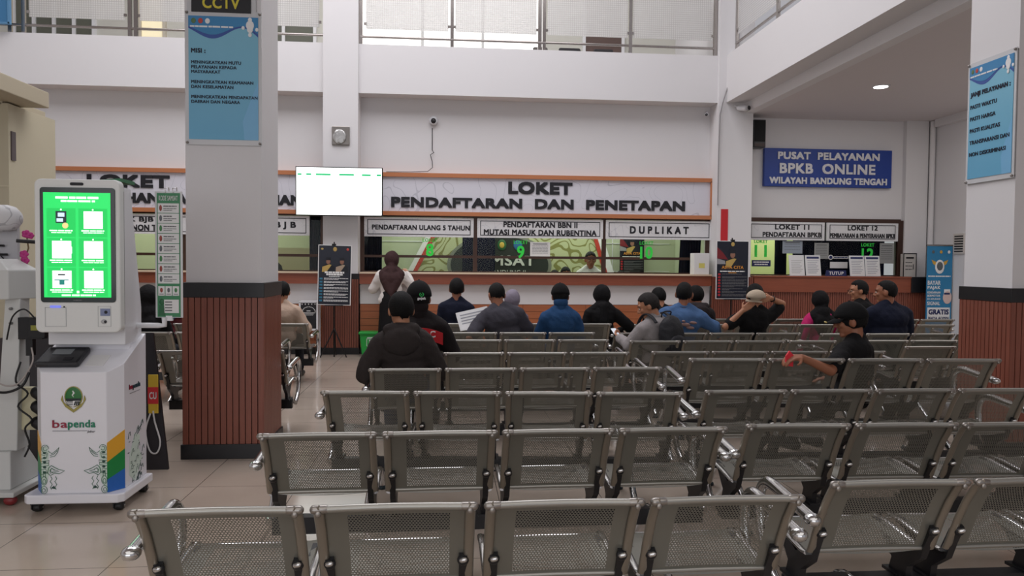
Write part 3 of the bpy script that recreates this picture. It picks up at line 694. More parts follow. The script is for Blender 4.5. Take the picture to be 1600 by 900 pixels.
def p2(q, w_, H):
    q.prism([(-w_, H*.70), (-w_*.3, H*.68), (-w_*.62, H*.80), (-w_, H*.90)], 'y', -.005, -.003, 6); q.prism([(-w_, H*.60), (-w_*.45, H*.60), (-w_*.5, H*.66), (-w_, H*.70)], 'y', -.005, -.003, 7)
    bust(q, 0, H*.545, .62, 0, 1, 0, 2); q.ell((0, -.004, H*.95), (.03, .002, .035), mi=2)
    letters(q, 'ASTA CITA', 0, H*.545, .05, w_*1.4, -.0065, .05, 5); small_print(q, -w_*.8, w_*.8, H*.475, .016, -.005, 3)
    small_print(q, -w_*.25, w_*.25, H*.45, .01, -.005, 5)
    for i in range(8):
        z = H*(.42-.052*i); q.ell((-w_*.84, -.004, z), (.024, .002, .018), mi=4)
        small_print(q, -w_*.66, w_*.93, z+.008, .01, -.004, 8, (.8, 1, 1, 1, 1, .85, 1, 1)[i], 9, i); small_print(q, -w_*.66, w_*.93, z-.01, .01, -.004, 8, (.0, .5, .9, .9, .5, .3, .5, .9)[i], 9, i+9)
    return [SUIT, FACEP, GOLD, WINK, mat('red_bullet', (170, 30, 40), .6), mat('orange_ink', (222, 150, 60), .6), mat('printed_flag_red', (120, 26, 36), .6), mat('printed_flag_white', (150, 150, 154), .6), GREYINK]
easel('poster_easel', 'black poster of two men on a tripod easel before the wooden pillar', -1.755, 11.93, .83, 1.75, .245, 1.2, p1)
easel('poster_easel', 'black ASTA CITA poster on an easel before the right slatted pillar', 4.66, 11.9, .955, 1.885, .262, 0, p2)
o = thing('wall_poster', 'dark ASTA CITA poster on the office wall behind number 10', 'poster', (3.75, 14.95, 1.2)); MB().bx(-.25, .25, 0, .02, 0, .95).build('poster', POSTERBG, o)
q = MB(); mm = p2(q, .25, .95); q.build('print', mm, o)
# small white frame stand with a dark notice
o = thing('notice_stand', 'small white framed stand with a black notice beside the wooden pillar', 'notice stand', (-2.16, 12.02, 0))
f = MB()
for sx in (-.135, .135): f.bx(sx-.014, sx+.014, -.015, .015, 0, .86); f.bx(sx-.014, sx+.014, .2, .23, 0, .86)
f.bx(-.15, .15, -.015, .23, .85, .875); f.bx(-.14, .14, -.012, .012, .41, .44); f.build('frame', WHITEP, o)
MB().bx(-.125, .125, -.006, .006, .44, .85).build('notice', mat('black_notice', (22, 24, 30), .5), o)
q = MB()
for i in range(14):
    a = math.pi*i/13; q.bx(-.003+.1*math.cos(a), .009+.1*math.cos(a), -.009, -.006, .70+.08*math.sin(a), .712+.08*math.sin(a))
for i in range(5): q.prism([(-.1+i*.05, .84), (-.09+i*.05, .83), (-.1+i*.05, .815), (-.11+i*.05, .83)], 'y', -.009, -.006)
q.bx(-.03, .03, -.009, -.006, .715, .727); small_print(q, -.1, .1, .69, .009, -.006); small_print(q, -.08, .08, .67, .006, -.006); small_print(q, -.07, .07, .655, .005, -.006); q.build('print', WINK, o)
# bin
o = thing('waste_bin', 'green waste bin standing at the right foot of the wooden pillar', 'bin', (-1.19, 12.08, 0)); GR = mat('green_plastic', (30, 156, 62), .4)
MB().prism([(-.13, 0), (.13, 0), (.17, .36), (-.17, .36)], 'y', -.14, .1).build('body', GR, o, bevel=.01); MB().bx(-.185, .185, -.16, .12, .355, .395).build('lid', GR, o, bevel=.01)
q = MB(); cartouche(q, -.06, .06, .17, .29, -.141, .006, 0); q.ell((-.01, -.142, .26), .012); q.prism([(-.02, .19), (.0, .19), (.005, .245), (-.02, .245)], 'y', -.144, -.141); q.bx(.02, .04, -.144, -.141, .19, .22); q.bx(-.05, .05, -.144, -.141, .30, .312); q.build('symbol', WINK, o)
# blue banner, suggestion box
o = thing('roll_up_banner', 'blue roll-up banner BAYAR PAJAK GRATIS by the right wall', 'banner', (8.31, 12.0, 0)); BB = mat('banner_blue', (44, 128, 176), .5)
MB().bx(-.225, .225, 0, .012, .06, 1.86).build('banner_sheet', BB, o)
MB().bx(-.24, .24, -.06, .07, 0, .06).bx(-.235, .235, -.005, .02, 1.85, 1.875).cap((0, .03, .05), .01, (0, .03, 1.86), .01).build('stand', STEEL, o)
q = MB()
for i, mi in enumerate((1, 2, 0)): q.ell((-.12+i*.14, -.003, 1.75), (.025, .002, .028), mi=mi)
q.prism([(-.15, 1.62), (-.06, 1.58), (.06, 1.58), (.15, 1.62), (.12, 1.55), (.05, 1.50), (-.05, 1.50), (-.12, 1.55)], 'y', -.003, 0, 2); q.ell((0, -.004, 1.50), (.085, .003, .12), mi=0); q.ell((0, -.007, 1.51), (.055, .003, .075), mi=1)
small_print(q, -.2, .2, 1.34, .02, 0, 0)
for s, z, h in (('BAYAR', 1.23, .07), ('PAJAK', 1.14, .07), ('KENDARAAN', 1.065, .035), ('BERMOTOR', 1.01, .035), ('DI APLIKASI', .955, .03), ('SIGNAL', .88, .06)): letters(q, s, -.205, z, h, .23, 0, .04, 0, 'L')
q.bx(-.2, .2, -.003, 0, .58, .81, 0); letters(q, 'GRATIS', 0, .735, .09, .36, -.003, .09, 3); letters(q, 'BIAYA ADMIN', 0, .63, .05, .36, -.003, .03, 3)
q.bx(.1, .19, -.003, 0, .30, .50, 0); q.bx(.09, .2, -.003, 0, 1.0, 1.12, 0); q.ell((.15, -.003, .98), (.08, .003, .11), mi=4); q.bx(.09, .19, -.008, -.004, 1.03, 1.06, 3)
q.bx(.115, .175, -.004, -.002, .34, .46, 5)
q.build('print', [WINK, mat('banner_grey', (90, 96, 100), .5), mat('banner_gold', (206, 160, 60), .5), NAVYINK, mat('banner_pink', (222, 196, 190), .5), GREYINK], o)
o = thing('suggestion_box', 'white suggestion box with dark frame on the wall left of the blue banner', 'box', (8.10, 12.5, 1.28))
MB().bx(-.11, .11, 0, .1, 0, .44).build('body', mat('off_white', (206, 200, 194), .5), o); q = MB(); cartouche(q, -.125, .125, -.015, .455, -.004, .016, 0); q.bx(-.07, .07, -.006, 0, .36, .385)
for i in range(3): small_print(q, -.08, .08, .29-.06*i, .012, 0, 0, .8, 3, i)
q.bx(.06, .07, -.006, 0, .17, .26); q.build('frame', DARKM, o)

# ------------------------------------------------------------------ railings
POST = mat('stainless_rail', (176, 170, 166), .22, metal=.95)
def railing(label, loc, rz, panels, posts, L0, L1):
    o = thing('balcony_railing', label, 'railing', loc, rz)
    for x0, x1 in panels: MB().bx(x0, x1, -.006, .006, .262, 1.15).build('glass_panel', FROST, o)
    for x in posts: MB().bx(x-.028, x+.028, -.02, .02, 0, 1.25).build('post', POST, o)
    MB().tube([(L0, 0, .135), (L1, 0, .135)], .022).build('lower_rail', POST, o); MB().tube([(L0, 0, 1.25), (L1, 0, 1.25)], .03).build('handrail', POST, o)
    q = MB()
    for x0, x1 in panels:
        for x in (x0-.012, x1+.012):
            for z in (.34, 1.0): q.bx(x-.02, x+.02, -.014, .014, z-.02, z+.02)
    q.build('clamp', POST, o); return o
railing('steel and frosted glass railing along the balcony left of the white pillar', (0, FY+.06, 5.01), 0,
        [(-8.1, -6.84), (-6.5, -5.07), (-4.84, -3.45), (-3.2, -2.06)], [-6.78, -6.58, -4.99, -4.90, -3.37, -3.27], -9, -2.0)
railing('steel and frosted glass railing along the balcony from the white pillar to the corner', (0, FY+.06, 5.01), 0,
        [(-1.32, 0.01), (.12, 1.46), (1.64, 2.99), (3.08, 4.43)], [-1.40, .07, 1.51, 1.585, 3.035, 4.49], -1.41, 4.52)
railing('steel and glass railing on the right hand balcony over the wing', (4.73, 12.3, 5.01), R(-90),
        [(.3, 1.72), (1.84, 3.2), (3.3, 4.6), (4.7, 6.0)], [.24, 1.78, 3.25, 4.65], .2, 12)

# ------------------------------------------------------------------ wall fittings
o = thing('wall_box', 'square silver plastic wrapped box on the white pillar above the television', 'wall box', (-1.70, 12.27, 3.37))
MB().bx(-.14, .14, 0, .03, 0, .30).build('housing', STEEL, o, bevel=.008); MB().ell((-.02, -.006, .13), (.11, .012, .12), fn=lambda d: 1+.15*mnoise.noise(d*6)).build('wrapping', mat('crinkled_foil', (190, 190, 188), .25, metal=.6, bump=.8, bscale=25), o)
def dome(x, y, z, label, wy=WY):
    o = thing('security_camera', label, 'camera', (x, y, z))
    MB().lathe([(.07, 0), (.075, .05), (.02, .06)], (0, 0, 0)).build('mount', WHITEP, o, rot=(R(90), 0, 0)); MB().ell((0, -.03, 0), .052).build('dome', mat('dark_dome', (38, 36, 40), .15), o)
dome(-.23, 12.69, 3.86, 'dark dome security camera on the white wall above the long board')
def bullet(x, y, z, label, rz, k=1):
    o = thing('security_camera', label, 'camera', (x, y, z), R(rz))
    MB().cap((0, .03, 0), .04*k, (0, -.10, -.03), .04*k).build('housing', WHITEP, o); MB().ell((0, -.145*k-.01, -.035), (.03*k, .012, .03*k)).build('lens', mat('dark_dome', (38, 36, 40), .15), o); MB().cap((0, .03, 0), .015, (0, .12, .05), .02).build('mount', WHITEP, o)
bullet(4.42, 12.58, 4.08, 'small white camera under the balcony beside the corner column', -20, .8); bullet(4.86, 12.18, 4.12, 'white camera with dark lens at the corner column under the wing beam', 25, 1.2)
tag(MB().tube([(-.25, 12.69, 3.75), (-.25, 12.685, 3.38), (-.22, 12.67, 3.34), (-.28, 12.67, 3.30), (-.25, 12.67, 3.2), (-.24, 12.6, 3.08), (-.32, 12.58, 3.01), (-.6, 12.57, 2.995), (-1.0, 12.56, 2.99)], .006, 6).build('cable', DARKM), 'thin dark cable hanging from the dome camera to the board', 'cable')
tag(MB().tube([(4.85, 12.28, 9), (4.85, 12.28, 4.9), (4.80, 12.28, 4.72), (4.66, 12.27, 4.45), (4.58, 12.26, 4.2), (4.54, 12.26, 4.0), (4.53, 12.27, 3.4), (4.53, 12.27, 2.5)], .010, 6).build('cable', mat('grey_cable', (150, 146, 148), .6)), 'grey cable looping down the corner column past the camera', 'cable')
tag(MB().tube([(8.5, 12.55, .3), (8.5, 12.55, 4.05)], .045, 10).build('drain_pipe', WALL), 'white vertical pipe in the corner right of window 12', 'pipe')
o = thing('loudspeaker', 'black loudspeaker mounted high on the wall left of the blue sign', 'speaker', (5.285, 12.48, 3.50)); MB().bx(-.105, .105, -.1, .12, 0, .47).build('cabinet', BLACK, o, bevel=.01); MB().bx(-.09, .09, -.108, -.1, .1, .45).build('grille', mat('black_mesh', (14, 14, 16), .8), o); MB().bx(-.09, .09, -.106, -.1, .02, .07).build('badge', mat('bronze_grey', (70, 56, 52), .5), o); MB().bx(-.03, .03, .1, .22, .2, .26).build('bracket', DARKM, o)
o = thing('wall_vent', 'white louvred vent on the side wall by the right column', 'vent', (8.555, 11.86, 1.72)); MB().bx(-.02, 0, -.13, .13, 0, .34).build('frame', mat('off_white', (206, 200, 194), .5), o)
q = MB()
for i in range(7): q.bx(-.024, -.02, -.11, .10, .03+i*.042, .052+i*.042)
q.build('slot', DARKM, o)
o = thing('downlight', 'round lit downlight in the wing ceiling', 'ceiling light', (6.14, 10.25, 4.06)); MB().lathe([(.10, -.012), (.12, -.010), (.125, 0)], (0, 0, 0)).build('ring', WHITEP, o); MB().lathe([(.0, -.014), (.095, -.014), (.095, -.008), (0, -.008)], (0, 0, 0)).build('diffuser', mat('lit_diffuser', (255, 255, 255), .5, emit=9), o)
for x, y, p in ((6.14, 10.25, 26), (7.4, 6.0, 14)):
    l = bpy.data.lights.new('downlight_beam', 'SPOT'); l.energy = p; l.spot_size = R(150); l.spot_blend = 1; l.shadow_soft_size = .1; l.color = (.95, .97, 1)
    lo = bpy.data.objects.new('downlight_beam', l); lo.location = (x, y, 4.02); COL.objects.link(lo)
# ------------------------------------------------------------------ steel waiting benches
PITCH, SW = .531, .49
BACK = [(.175, .445), (.165, .462), (.15, .495), (.115, .575), (.07, .66), (.025, .725), (.0, .742)]
SEATP = [(.195, .432), (.23, .428), (.32, .438), (.44, .452), (.53, .455), (.565, .445), (.575, .425)]
def sheet_mesh(name, prof, w_, nx=10, th=.0015):
    pr = [Vector((0, a, b)) for a, b in prof]; vs = []; uv = []; s = 0; S = [0]
    for i in range(1, len(pr)): s += (pr[i]-pr[i-1]).length; S.append(s)
    for i, p in enumerate(pr):
        for k in range(nx+1):
            u = k/nx*w_; bow = .012*(1-(2*k/nx-1)**2)
            vs.append((u-w_/2, p.y+(bow if name == 'backrest' else 0), p.z-(bow if name != 'backrest' else 0))); uv.append((u, S[i]))
    fs = [(i*(nx+1)+k, i*(nx+1)+k+1, (i+1)*(nx+1)+k+1, (i+1)*(nx+1)+k) for i in range(len(pr)-1) for k in range(nx)]
    me = bpy.data.meshes.new(name); me.from_pydata(vs, [], fs); me.update()
    ul = me.uv_layers.new(name='metres')
    for lp in me.loops: ul.data[lp.index].uv = uv[lp.vertex_index]
    for p in me.polygons: p.use_smooth = True
    me.materials.append(PERF); return me
ME = {}
ME['backrest'] = sheet_mesh('backrest', BACK, SW-.02)
ME['seat_pan'] = sheet_mesh('seat_pan', SEATP, SW-.02)
b = MB()
for sx in (-1, 1):
    x = sx*(SW/2-.012); b.tube([(x, y-.004, z) for y, z in BACK[:-1]]+[(x-sx*.003, .0, .743), (x-sx*.012, -.006, .748)], .017, 8, 0, .55)
b.tube([(-SW/2+.012, -.002, .744), (-SW/4, .006, .744), (0, .01, .744), (SW/4, .006, .744), (SW/2-.012, -.002, .744)], .0125, 8, 1)
b.tube([(-SW/2+.012, .176, .444), (0, .187, .442), (SW/2-.012, .176, .444)], .009, 8, 1)
ME['back_frame'] = b.mesh('back_frame'); [ME['back_frame'].materials.append(m) for m in (CHAIRRAIL, CHAIRTOP)]
b = MB(); b.cap((-.012, -.003, .744), .0145, (.022, .0, .744), .0135, 10); b.ell((0, -.014, .733), (.010, .006, .011))
ME['corner_cap'] = b.mesh('corner_cap'); ME['corner_cap'].materials.append(STEEL)
b = MB()
for sx in (-1, 1): b.tube([(sx*(SW/2-.012), y, z-.003) for y, z in SEATP], .014, 8, 0, .6)
b.tube([(-SW/2+.012, .575, .424), (0, .58, .424), (SW/2-.012, .575, .424)], .012, 8, 0)
ME['seat_frame'] = b.mesh('seat_frame'); ME['seat_frame'].materials.append(CHROME)
b = MB(); b.prism([(.27, .285), (.38, .285), (.36, .34), (.44, .42), (.52, .44), (.50, .455), (.40, .445), (.30, .40), (.215, .425), (.165, .52), (.135, .55), (.115, .54), (.15, .47), (.18, .40), (.26, .34)], 'x', -.013, .013)
b.ell((0, .125, .525), (.02, .012, .02)); b.bx(-.028, .028, .25, .40, .28, .292)
ME['bracket'] = b.mesh('bracket'); ME['bracket'].materials.append(BLACK)
b = MB(); b.cap((-.005, .115, .527), .009, (.005, .112, .53), .009, 8); ME['bolt'] = b.mesh('bolt'); ME['bolt'].materials.append(CHROME)
b = MB()     # armrest: rises from the beam, curls over and runs back to a knob
b.tube([(0, .34, .25), (0, .43, .30), (0, .50, .40), (0, .525, .50), (0, .51, .575), (0, .465, .615), (0, .40, .625), (0, .25, .612), (0, .08, .597)], .019, 10, 0, 1.35, sm=3)
b.ell((0, .075, .597), (.030, .034, .024))
ME['armrest'] = b.mesh('armrest'); ME['armrest'].materials.append(CHROME)
b = MB()     # leg: bow over the beam with a foot in front and behind
b.tube([(0, -.02, .03), (0, .05, .09), (0, .17, .17), (0, .27, .245), (0, .34, .262), (0, .41, .245), (0, .50, .17), (0, .58, .085), (0, .62, .03)], .021, 10, 0, 1.3, sm=2)
for y in (-.02, .62): b.lathe([(.03, 0), (.03, .012), (.018, .03)], (0, y, 0), 12, 1)
ME['leg'] = b.mesh('leg'); [ME['leg'].materials.append(m) for m in (CHROME, mat('dark_teal_foot_pad', (28, 48, 58), .35))]
def beam_mesh(n):
    b = MB(); h = n*PITCH/2-.01; b.bx(-h, h, .295, .355, .205, .285); return b
def part(name, parent, x, sx=1):
    o = bpy.data.objects.new(name, ME[name]); COL.objects.link(o); o.parent = parent; o.location.x = x
    return o
def seat_parts(root, x):
    k = part('backrest', root, x); part('back_frame', k, 0)
    for s in (-1, 1):
        c = part('corner_cap', k, s*(SW/2-.014)); c.scale.x = -s if s == 1 else 1
    p = part('seat_pan', root, x); part('seat_frame', p, 0)
    for s in (-1, 1):
        br = part('bracket', root, x+s*(SW/2-.03)); part('bolt', br, 0)
def bench(x0, y, n, label, rz=0, k=1.0):
    """x0: left edge of the first back, y: line of the back tops"""
    cx = x0+(SW+(n-1)*PITCH)*k/2
    o = thing('waiting_bench', label, 'bench', (cx, y, 0), R(rz), 'perforated steel waiting benches'); o.scale = (k, k, k)
    if ('beam', n) not in ME:
        ME['beam', n] = beam_mesh(n).mesh('beam'); ME['beam', n].materials.append(BLACK)
    q = bpy.data.objects.new('beam', ME['beam', n]); COL.objects.link(q); q.parent = o
    for i in range(n): seat_parts(o, (i-(n-1)/2)*PITCH)
    e = n*PITCH/2
    for s in (-1, 1):
        part('armrest', o, s*(e+.012)); part('leg', o, s*(e-PITCH*.52))
    return o
B = [(-.93, 2.31, 4, 'nearest steel bench, left one, its seats cut by the bottom edge of the photo', 0.6),
 (1.335, 2.46, 4, 'nearest steel bench on the right, cut off by the lower right corner', 0),
 (-.80, 3.31, 4, 'second steel bench from the camera on the left, its arm before the slatted column foot', 1),
 (1.41, 3.36, 4, 'second steel bench from the camera on the right, cut by the right edge', -1),
 (-.71, 4.31, 4, 'third steel bench from the camera on the left, just behind the gray hooded man', -3.5),
 (1.54, 4.31, 4, 'third steel bench from the camera on the right, in front of the wider taller bench', 0),
 (-.53, 5.29, 4, 'steel bench holding the gray hooded man on its left seat', 0.8),
 (-.545, 6.22, 4, 'steel bench holding the man in the green logo cap on its left seat', 0),
 (1.76, 6.26, 4, 'empty steel bench just beyond the wider taller bench', 0),
 (4.27, 6.62, 4, 'steel bench end showing at the left of the right slatted column', 0),
 (-.49, 7.26, 4, 'empty steel bench between the green logo cap man and the gray T-shirt man', .5),
 (1.79, 7.15, 4, 'steel bench holding the man with the backpack', 0),
 (4.16, 7.18, 4, 'steel bench behind the capped man with outstretched arm, partly behind the right column', 0),
 (-.48, 8.02, 4, 'steel bench holding the gray T-shirt man and the blue shirt man', 0),
 (1.82, 7.97, 4, 'steel bench holding the denim jacket man and the man holding his head', 0),
 (4.11, 7.90, 4, 'steel bench holding the stout man in navy', 0),
 (-.03, 9.22, 4, 'steel bench holding the navy T-shirt man and the woman in black headscarf', 0),
 (2.34, 9.14, 4, 'far steel bench holding the dark haired pair before the ASTA CITA easel', 0),
 (4.46, 9.14, 4, 'far steel bench holding the person in black and pink headscarf', 0),
 (2.98, 10.08, 4, 'farthest steel bench before the dark slatted counter, left one', 0),
 (5.12, 10.06, 4, 'farthest steel bench before the blue banner, right one', 0),
 (-2.38, 6.40, 2, 'two-seat steel bench half hidden between kiosk and slatted column', 0),
 (-3.87, 8.06, 4, 'steel bench whose chrome end shows right of the slatted column, nearer one', 0),
 (-3.74, 9.16, 4, 'steel bench holding the seated person in beige beyond the slatted column', 0)]
for x0, y, n, lab, rz in B: bench(x0, y, n, lab, rz)
bench(1.74, 5.17, 4, 'wider taller steel bench holding the man in black cap with outstretched arm', -2.2, 1.10)

# ------------------------------------------------------------------ self-service kiosk
KX0, KX1, KY = -2.47, -1.90, 4.57
o = thing('service_kiosk', 'white self-service kiosk with lit green touch screen, on a wheeled base', 'kiosk', ((KX0+KX1)/2, KY, 0)); hw = .285
GREENB = mat('stripe_green', (24, 134, 66), .35); YEL = mat('stripe_yellow', (226, 166, 50), .35); BLU = mat('stripe_blue', (34, 100, 184), .35)
MB().prism([(-hw+.03, 0), (hw-.03, 0), (hw, .03), (hw, .46), (-hw, .46), (-hw, .03)], 'z', .062, .115).build('base_plate', WHITEG, o, bevel=.008)
RUB = mat('caster_rubber', (26, 26, 28), .5)
for x in (-.23, .235):
    for y in (.06, .41):
        c = MB().bx(x-.022, x+.022, y-.03, y+.03, .05, .064).bx(x-.024, x-.018, y-.02, y+.035, .02, .06).bx(x+.018, x+.024, y-.02, y+.035, .02, .06).build('caster', RUB, o)
        MB().cap((x-.008, y+.01, .027), .027, (x+.008, y+.01, .027), .027, 16, flat=1).build('wheel', RUB, c); MB().cap((x-.026, y+.01, .027), .012, (x+.026, y+.01, .027), .012, 12).build('hub', STEEL, c)
# body: chamfered front corners, sloping top
fw_, ch = .185, .075
foot = [(-.25, .45), (-.25, .12), (-fw_, .03), (fw_, .03), (.25, .12), (.25, .45)]
m = MB(); zt = [1.028, .876, .835, .835, .876, 1.028]
n = 6; vs = [(x, y, .115) for x, y in foot]+[(x, y, z) for (x, y), z in zip(foot, zt)]
fs = [list(range(6))[::-1], [6, 7, 10, 11], [7, 8, 9, 10]]+[(i, (i+1) % 6, 6+(i+1) % 6, 6+i) for i in range(6)]
m.add(vs, fs); m.bx(-.22, .22, .27, .45, .94, 1.06); body = m.build('body', WHITEG, o, bevel=.004)
# rear tower behind the display
MB().prism([(.20, .98), (.45, .98), (.45, 1.2), (.30, 1.94), (.20, 1.94)], 'x', -.225, .225).build('rear_housing', WHITEP, o, bevel=.006)
# colour stripes on the chamfers and the thin left edge
for sx in (-1, 1):
    m = MB()
    a = Vector((sx*fw_, .03)); c = Vector((sx*.25, .12)); nrm = Vector((sx*(c.y-a.y), -abs(c.x-a.x))).normalized()*.0015
    a2 = a+nrm; c2 = c+nrm
    for (za0, za1, zb0, zb1, mi) in ((.30, .415, .36, .475, 0), (.195, .30, .24, .36, 1), (.118, .195, .118, .24, 2)):
        q = [(a.x, a.y, za0), (c.x, c.y, zb0), (c.x, c.y, zb1), (a.x, a.y, za1)]; q2 = [(a2.x, a2.y, za0), (c2.x, c2.y, zb0), (c2.x, c2.y, zb1), (a2.x, a2.y, za1)]
        m.add(q+q2, [(0, 1, 2, 3), (4, 5, 6, 7), (0, 1, 5, 4), (2, 3, 7, 6), (1, 2, 6, 5), (0, 3, 7, 4)], mi)
    m.build('colour_stripes', [YEL, GREENB, BLU], o)
# crest and name on the front panel
m = MB(); y = .028
m.ell((-.0, y, .692), (.052, .003, .062), 24, 1); m.ell((0, y-.001, .692), (.047, .004, .057), 24, 0)
m.prism([(-.062, .70), (-.055, .66), (0, .615), (.055, .66), (.062, .70), (.07, .675), (.045, .632), (0, .598), (-.045, .632), (-.07, .675)], 'y', y-.004, y, 1)
m.prism([(-.04, .668), (.04, .668), (.028, .645), (0, .633), (-.028, .645)], 'y', y-.008, y-.003, 2); m.bx(-.042, .042, y-.006, y-.003, .668, .682, 3)
for i in range(3): m.bx(-.035, .0, y-.009, y-.007, .664-i*.010, .668-i*.010, 3); m.prism([(.004+i*.011, .642), (.012+i*.011, .642), (.020+i*.009, .666), (.012+i*.009, .666)], 'y', y-.009, y-.007, 3)
m.tube([(-.002, y-.006, .728), (.006, y-.006, .715), (-.004, y-.006, .702), (.004, y-.006, .69)], [.003, .006, .004, .001], 6, 2)
m.build('crest', [mat('crest_deep_green', (38, 110, 50), .4), mat('crest_olive_gold', (160, 150, 80), .4), WINK, mat('crest_dark', (26, 36, 40), .5)], o)
REDT = mat('logo_maroon', (150, 36, 62), .4); GRT = mat('logo_green', (20, 130, 96), .4); GRT2 = mat('logo_dark_teal', (40, 72, 82), .4)
l = MB(); letters(l, 'ba', -.078, .531, .046, .084, y, .03, 0, 'C'); l.build('lettering', [REDT, GRT, GREYINK], o); l = MB(); letters(l, 'penda', .045, .5245, .059, .155, y, .03, 1, 'C'); l.build('lettering', [REDT, GRT, GREYINK], o)
l = MB(); letters(l, 'Jabar', .098, .483, .016, .044, y, .0, 2, slant=.3); l.bx(-.12, .075, y-.002, y, .4885, .4905, 2); l.build('tagline', [REDT, GRT, GREYINK], o)
# batik bird ornaments as raised line prints
def curl(m, pts, r=.0016, mi=0): m.tube([(a, y-.001, b) for a, b in pts], r, 5, mi)
def arc(cx, cz, rx, rz, a0, a1, n=9): return [(cx+rx*math.cos(R(a0+(a1-a0)*i/n)), cz+rz*math.sin(R(a0+(a1-a0)*i/n))) for i in range(n+1)]
for s in (-1, 1):
    m = MB()
    X = lambda d: s*(fw_-d)
    def K(pts, r=.0016): curl(m, [(X(a), b) for a, b in pts], r)
    K(arc(.022, .385, .02, .022, 0, 300)); K(arc(.022, .385, .011, .012, 60, 340)); K([(.04, .37), (.06, .355), (.085, .375), (.1, .392), (.092, .362), (.075, .34), (.05, .335)]); K([(.05, .345), (.07, .352), (.09, .372)])
    K([(.0, .35), (.02, .345), (.035, .36), (.03, .33), (.0, .325)]); K([(.0, .31), (.045, .315), (.04, .285), (.0, .28)]); K([(.0, .295), (.043, .3)])
    K([(.04, .27), (.055, .285), (.08, .27), (.095, .262), (.13, .252), (.1, .235), (.075, .24), (.05, .225), (.035, .24), (.04, .27)], .002); K([(.055, .27), (.075, .258), (.1, .25), (.07, .246), (.05, .238), (.052, .262)]); K(arc(.06, .255, .012, .01, 0, 300))
    K([(.0, .26), (.025, .265), (.032, .24), (.0, .232)]); K([(.01, .255), (.01, .215)]); K([(.022, .25), (.022, .21)]); K(arc(.015, .195, .016, .026, 0, 360, 12)); K(arc(.015, .19, .008, .014, 0, 360, 12)); K(arc(.014, .14, .018, .022, 90, 450, 12)); K(arc(.012, .138, .009, .011, 90, 450, 12))
    for dx in (.052, .078): K([(dx, .22), (dx+.008, .205), (dx-.004, .19), (dx+.008, .172), (dx-.003, .155), (dx+.004, .142)])
    m.prism([(X(.052), .15), (X(.078), .145), (X(.07), .165)], 'y', y-.002, y, 1)
    for zz in (.36, .33, .305, .275, .245): m.ell((X(.018), y, zz), (.010, .002, .007), 10, 1)
    # soft tinted body of the bird
    m.prism([(X(.0), .39), (X(.03), .40), (X(.045), .36), (X(.038), .31), (X(.05), .27), (X(.035), .2), (X(.0), .12)], 'y', y+.0006, y+.0016, 2)
    m.build('batik_print', [mat('ornament_green', (70, 122, 92), .5), mat('ornament_dark', (38, 70, 64), .5), mat('ornament_tint', (206, 222, 212), .4)], o)
# side panel name and ornament
m = MB(); letters(m, 'ba', -.075, .0, .032, .05, 0, .045, 0); letters(m, 'penda', .01, -.006, .042, .11, 0, .045, 1); m.bx(-.09, .06, -.002, 0, -.042, -.040, 2); m.build('side_lettering', [REDT, GRT2, GREYINK], o, (.2505, .285, .72), rot=(0, 0, R(90))); m = MB()
rnd = random.Random(3)
for i in range(46):
    a, c = rnd.uniform(-.13, .10), rnd.uniform(-.62, -.27); w2 = rnd.uniform(.01, .03)
    if rnd.random() < .55: m.bx(a, a+w2, -.0015, 0, c, c+.004, 3)
    else: m.tube([(a, -.001, c), (a+.012, -.001, c+.03), (a+.03, -.001, c+.04), (a+.035, -.001, c+.015)], .0016, 5, 3)
m.prism([(-.10, -.42), (-.02, -.30), (.06, -.33), (.03, -.40), (.09, -.48), (-.02, -.60), (-.11, -.54)], 'y', -.001, .0, 4)
m.build('side_print', [REDT, GRT2, GREYINK, mat('ornament_dark', (38, 70, 64), .5), mat('ornament_tint', (206, 222, 212), .4)], o, (.2505, .285, .72), rot=(0, 0, R(90)))
# sloping top: scanner, paper slip
sl = math.atan2(.46, 1)
slope = Matrix.Translation((0, .03, .835)) @ Matrix.Rotation(sl, 4, 'X')
m = MB(); m.bx(-.125, .125, .0, .19, 0, .038, 0); rd = m.build('card_reader', mat('reader_black', (34, 35, 40), .35), o, bevel=.014)
rd.matrix_local = slope @ Matrix.Translation((-.115, .045, .001)); MB().bx(-.06, .05, .095, .155, .038, .040).build('display', mat('reader_grey_screen', (112, 118, 122), .25), rd); MB().bx(.03, .08, .03, .06, .038, .040).build('slot', INK, rd)
s_ = MB().bx(.03, .14, .07, .19, 0, .0015).build('paper_slip', PAPER, o); s_.matrix_local = slope
# display head
def rrect(x0, x1, z0, z1, r, n=5):
    out = []
    for cx, cz, a in ((x1-r, z0+r, -90), (x1-r, z1-r, 0), (x0+r, z1-r, 90), (x0+r, z0+r, 180)):
        out += [(cx+r*math.cos(R(a+90*i/n)), cz+r*math.sin(R(a+90*i/n))) for i in range(n+1)]
    return out
hd = MB().prism(rrect(-.24, .245, 1.065, 1.975, .035), 'y', .09, .155).build('display_housing', mat('kiosk_warm_white', (222, 224, 222), .3), o, bevel=.008)
MB().prism(rrect(-.20, .225, 1.09, 1.93, .02), 'y', .155, .20).build('back_shell', DARKM, hd)
MB().prism(rrect(-.205, .22, 1.245, 1.925, .018), 'y', .084, .091).build('bezel', mat('bezel_black', (10, 26, 22), .15), hd)
MB().bx(-.185, .195, .0825, .0845, 1.275, 1.895).build('screen', mat('lit_green_screen', (30, 214, 98), .3, emit=.85), hd)
m = MB(); ys = .0825
small_print(m, -.115, .135, 1.865, .013, ys, 0, words=4); small_print(m, -.085, .11, 1.845, .011, ys, 0, words=3)
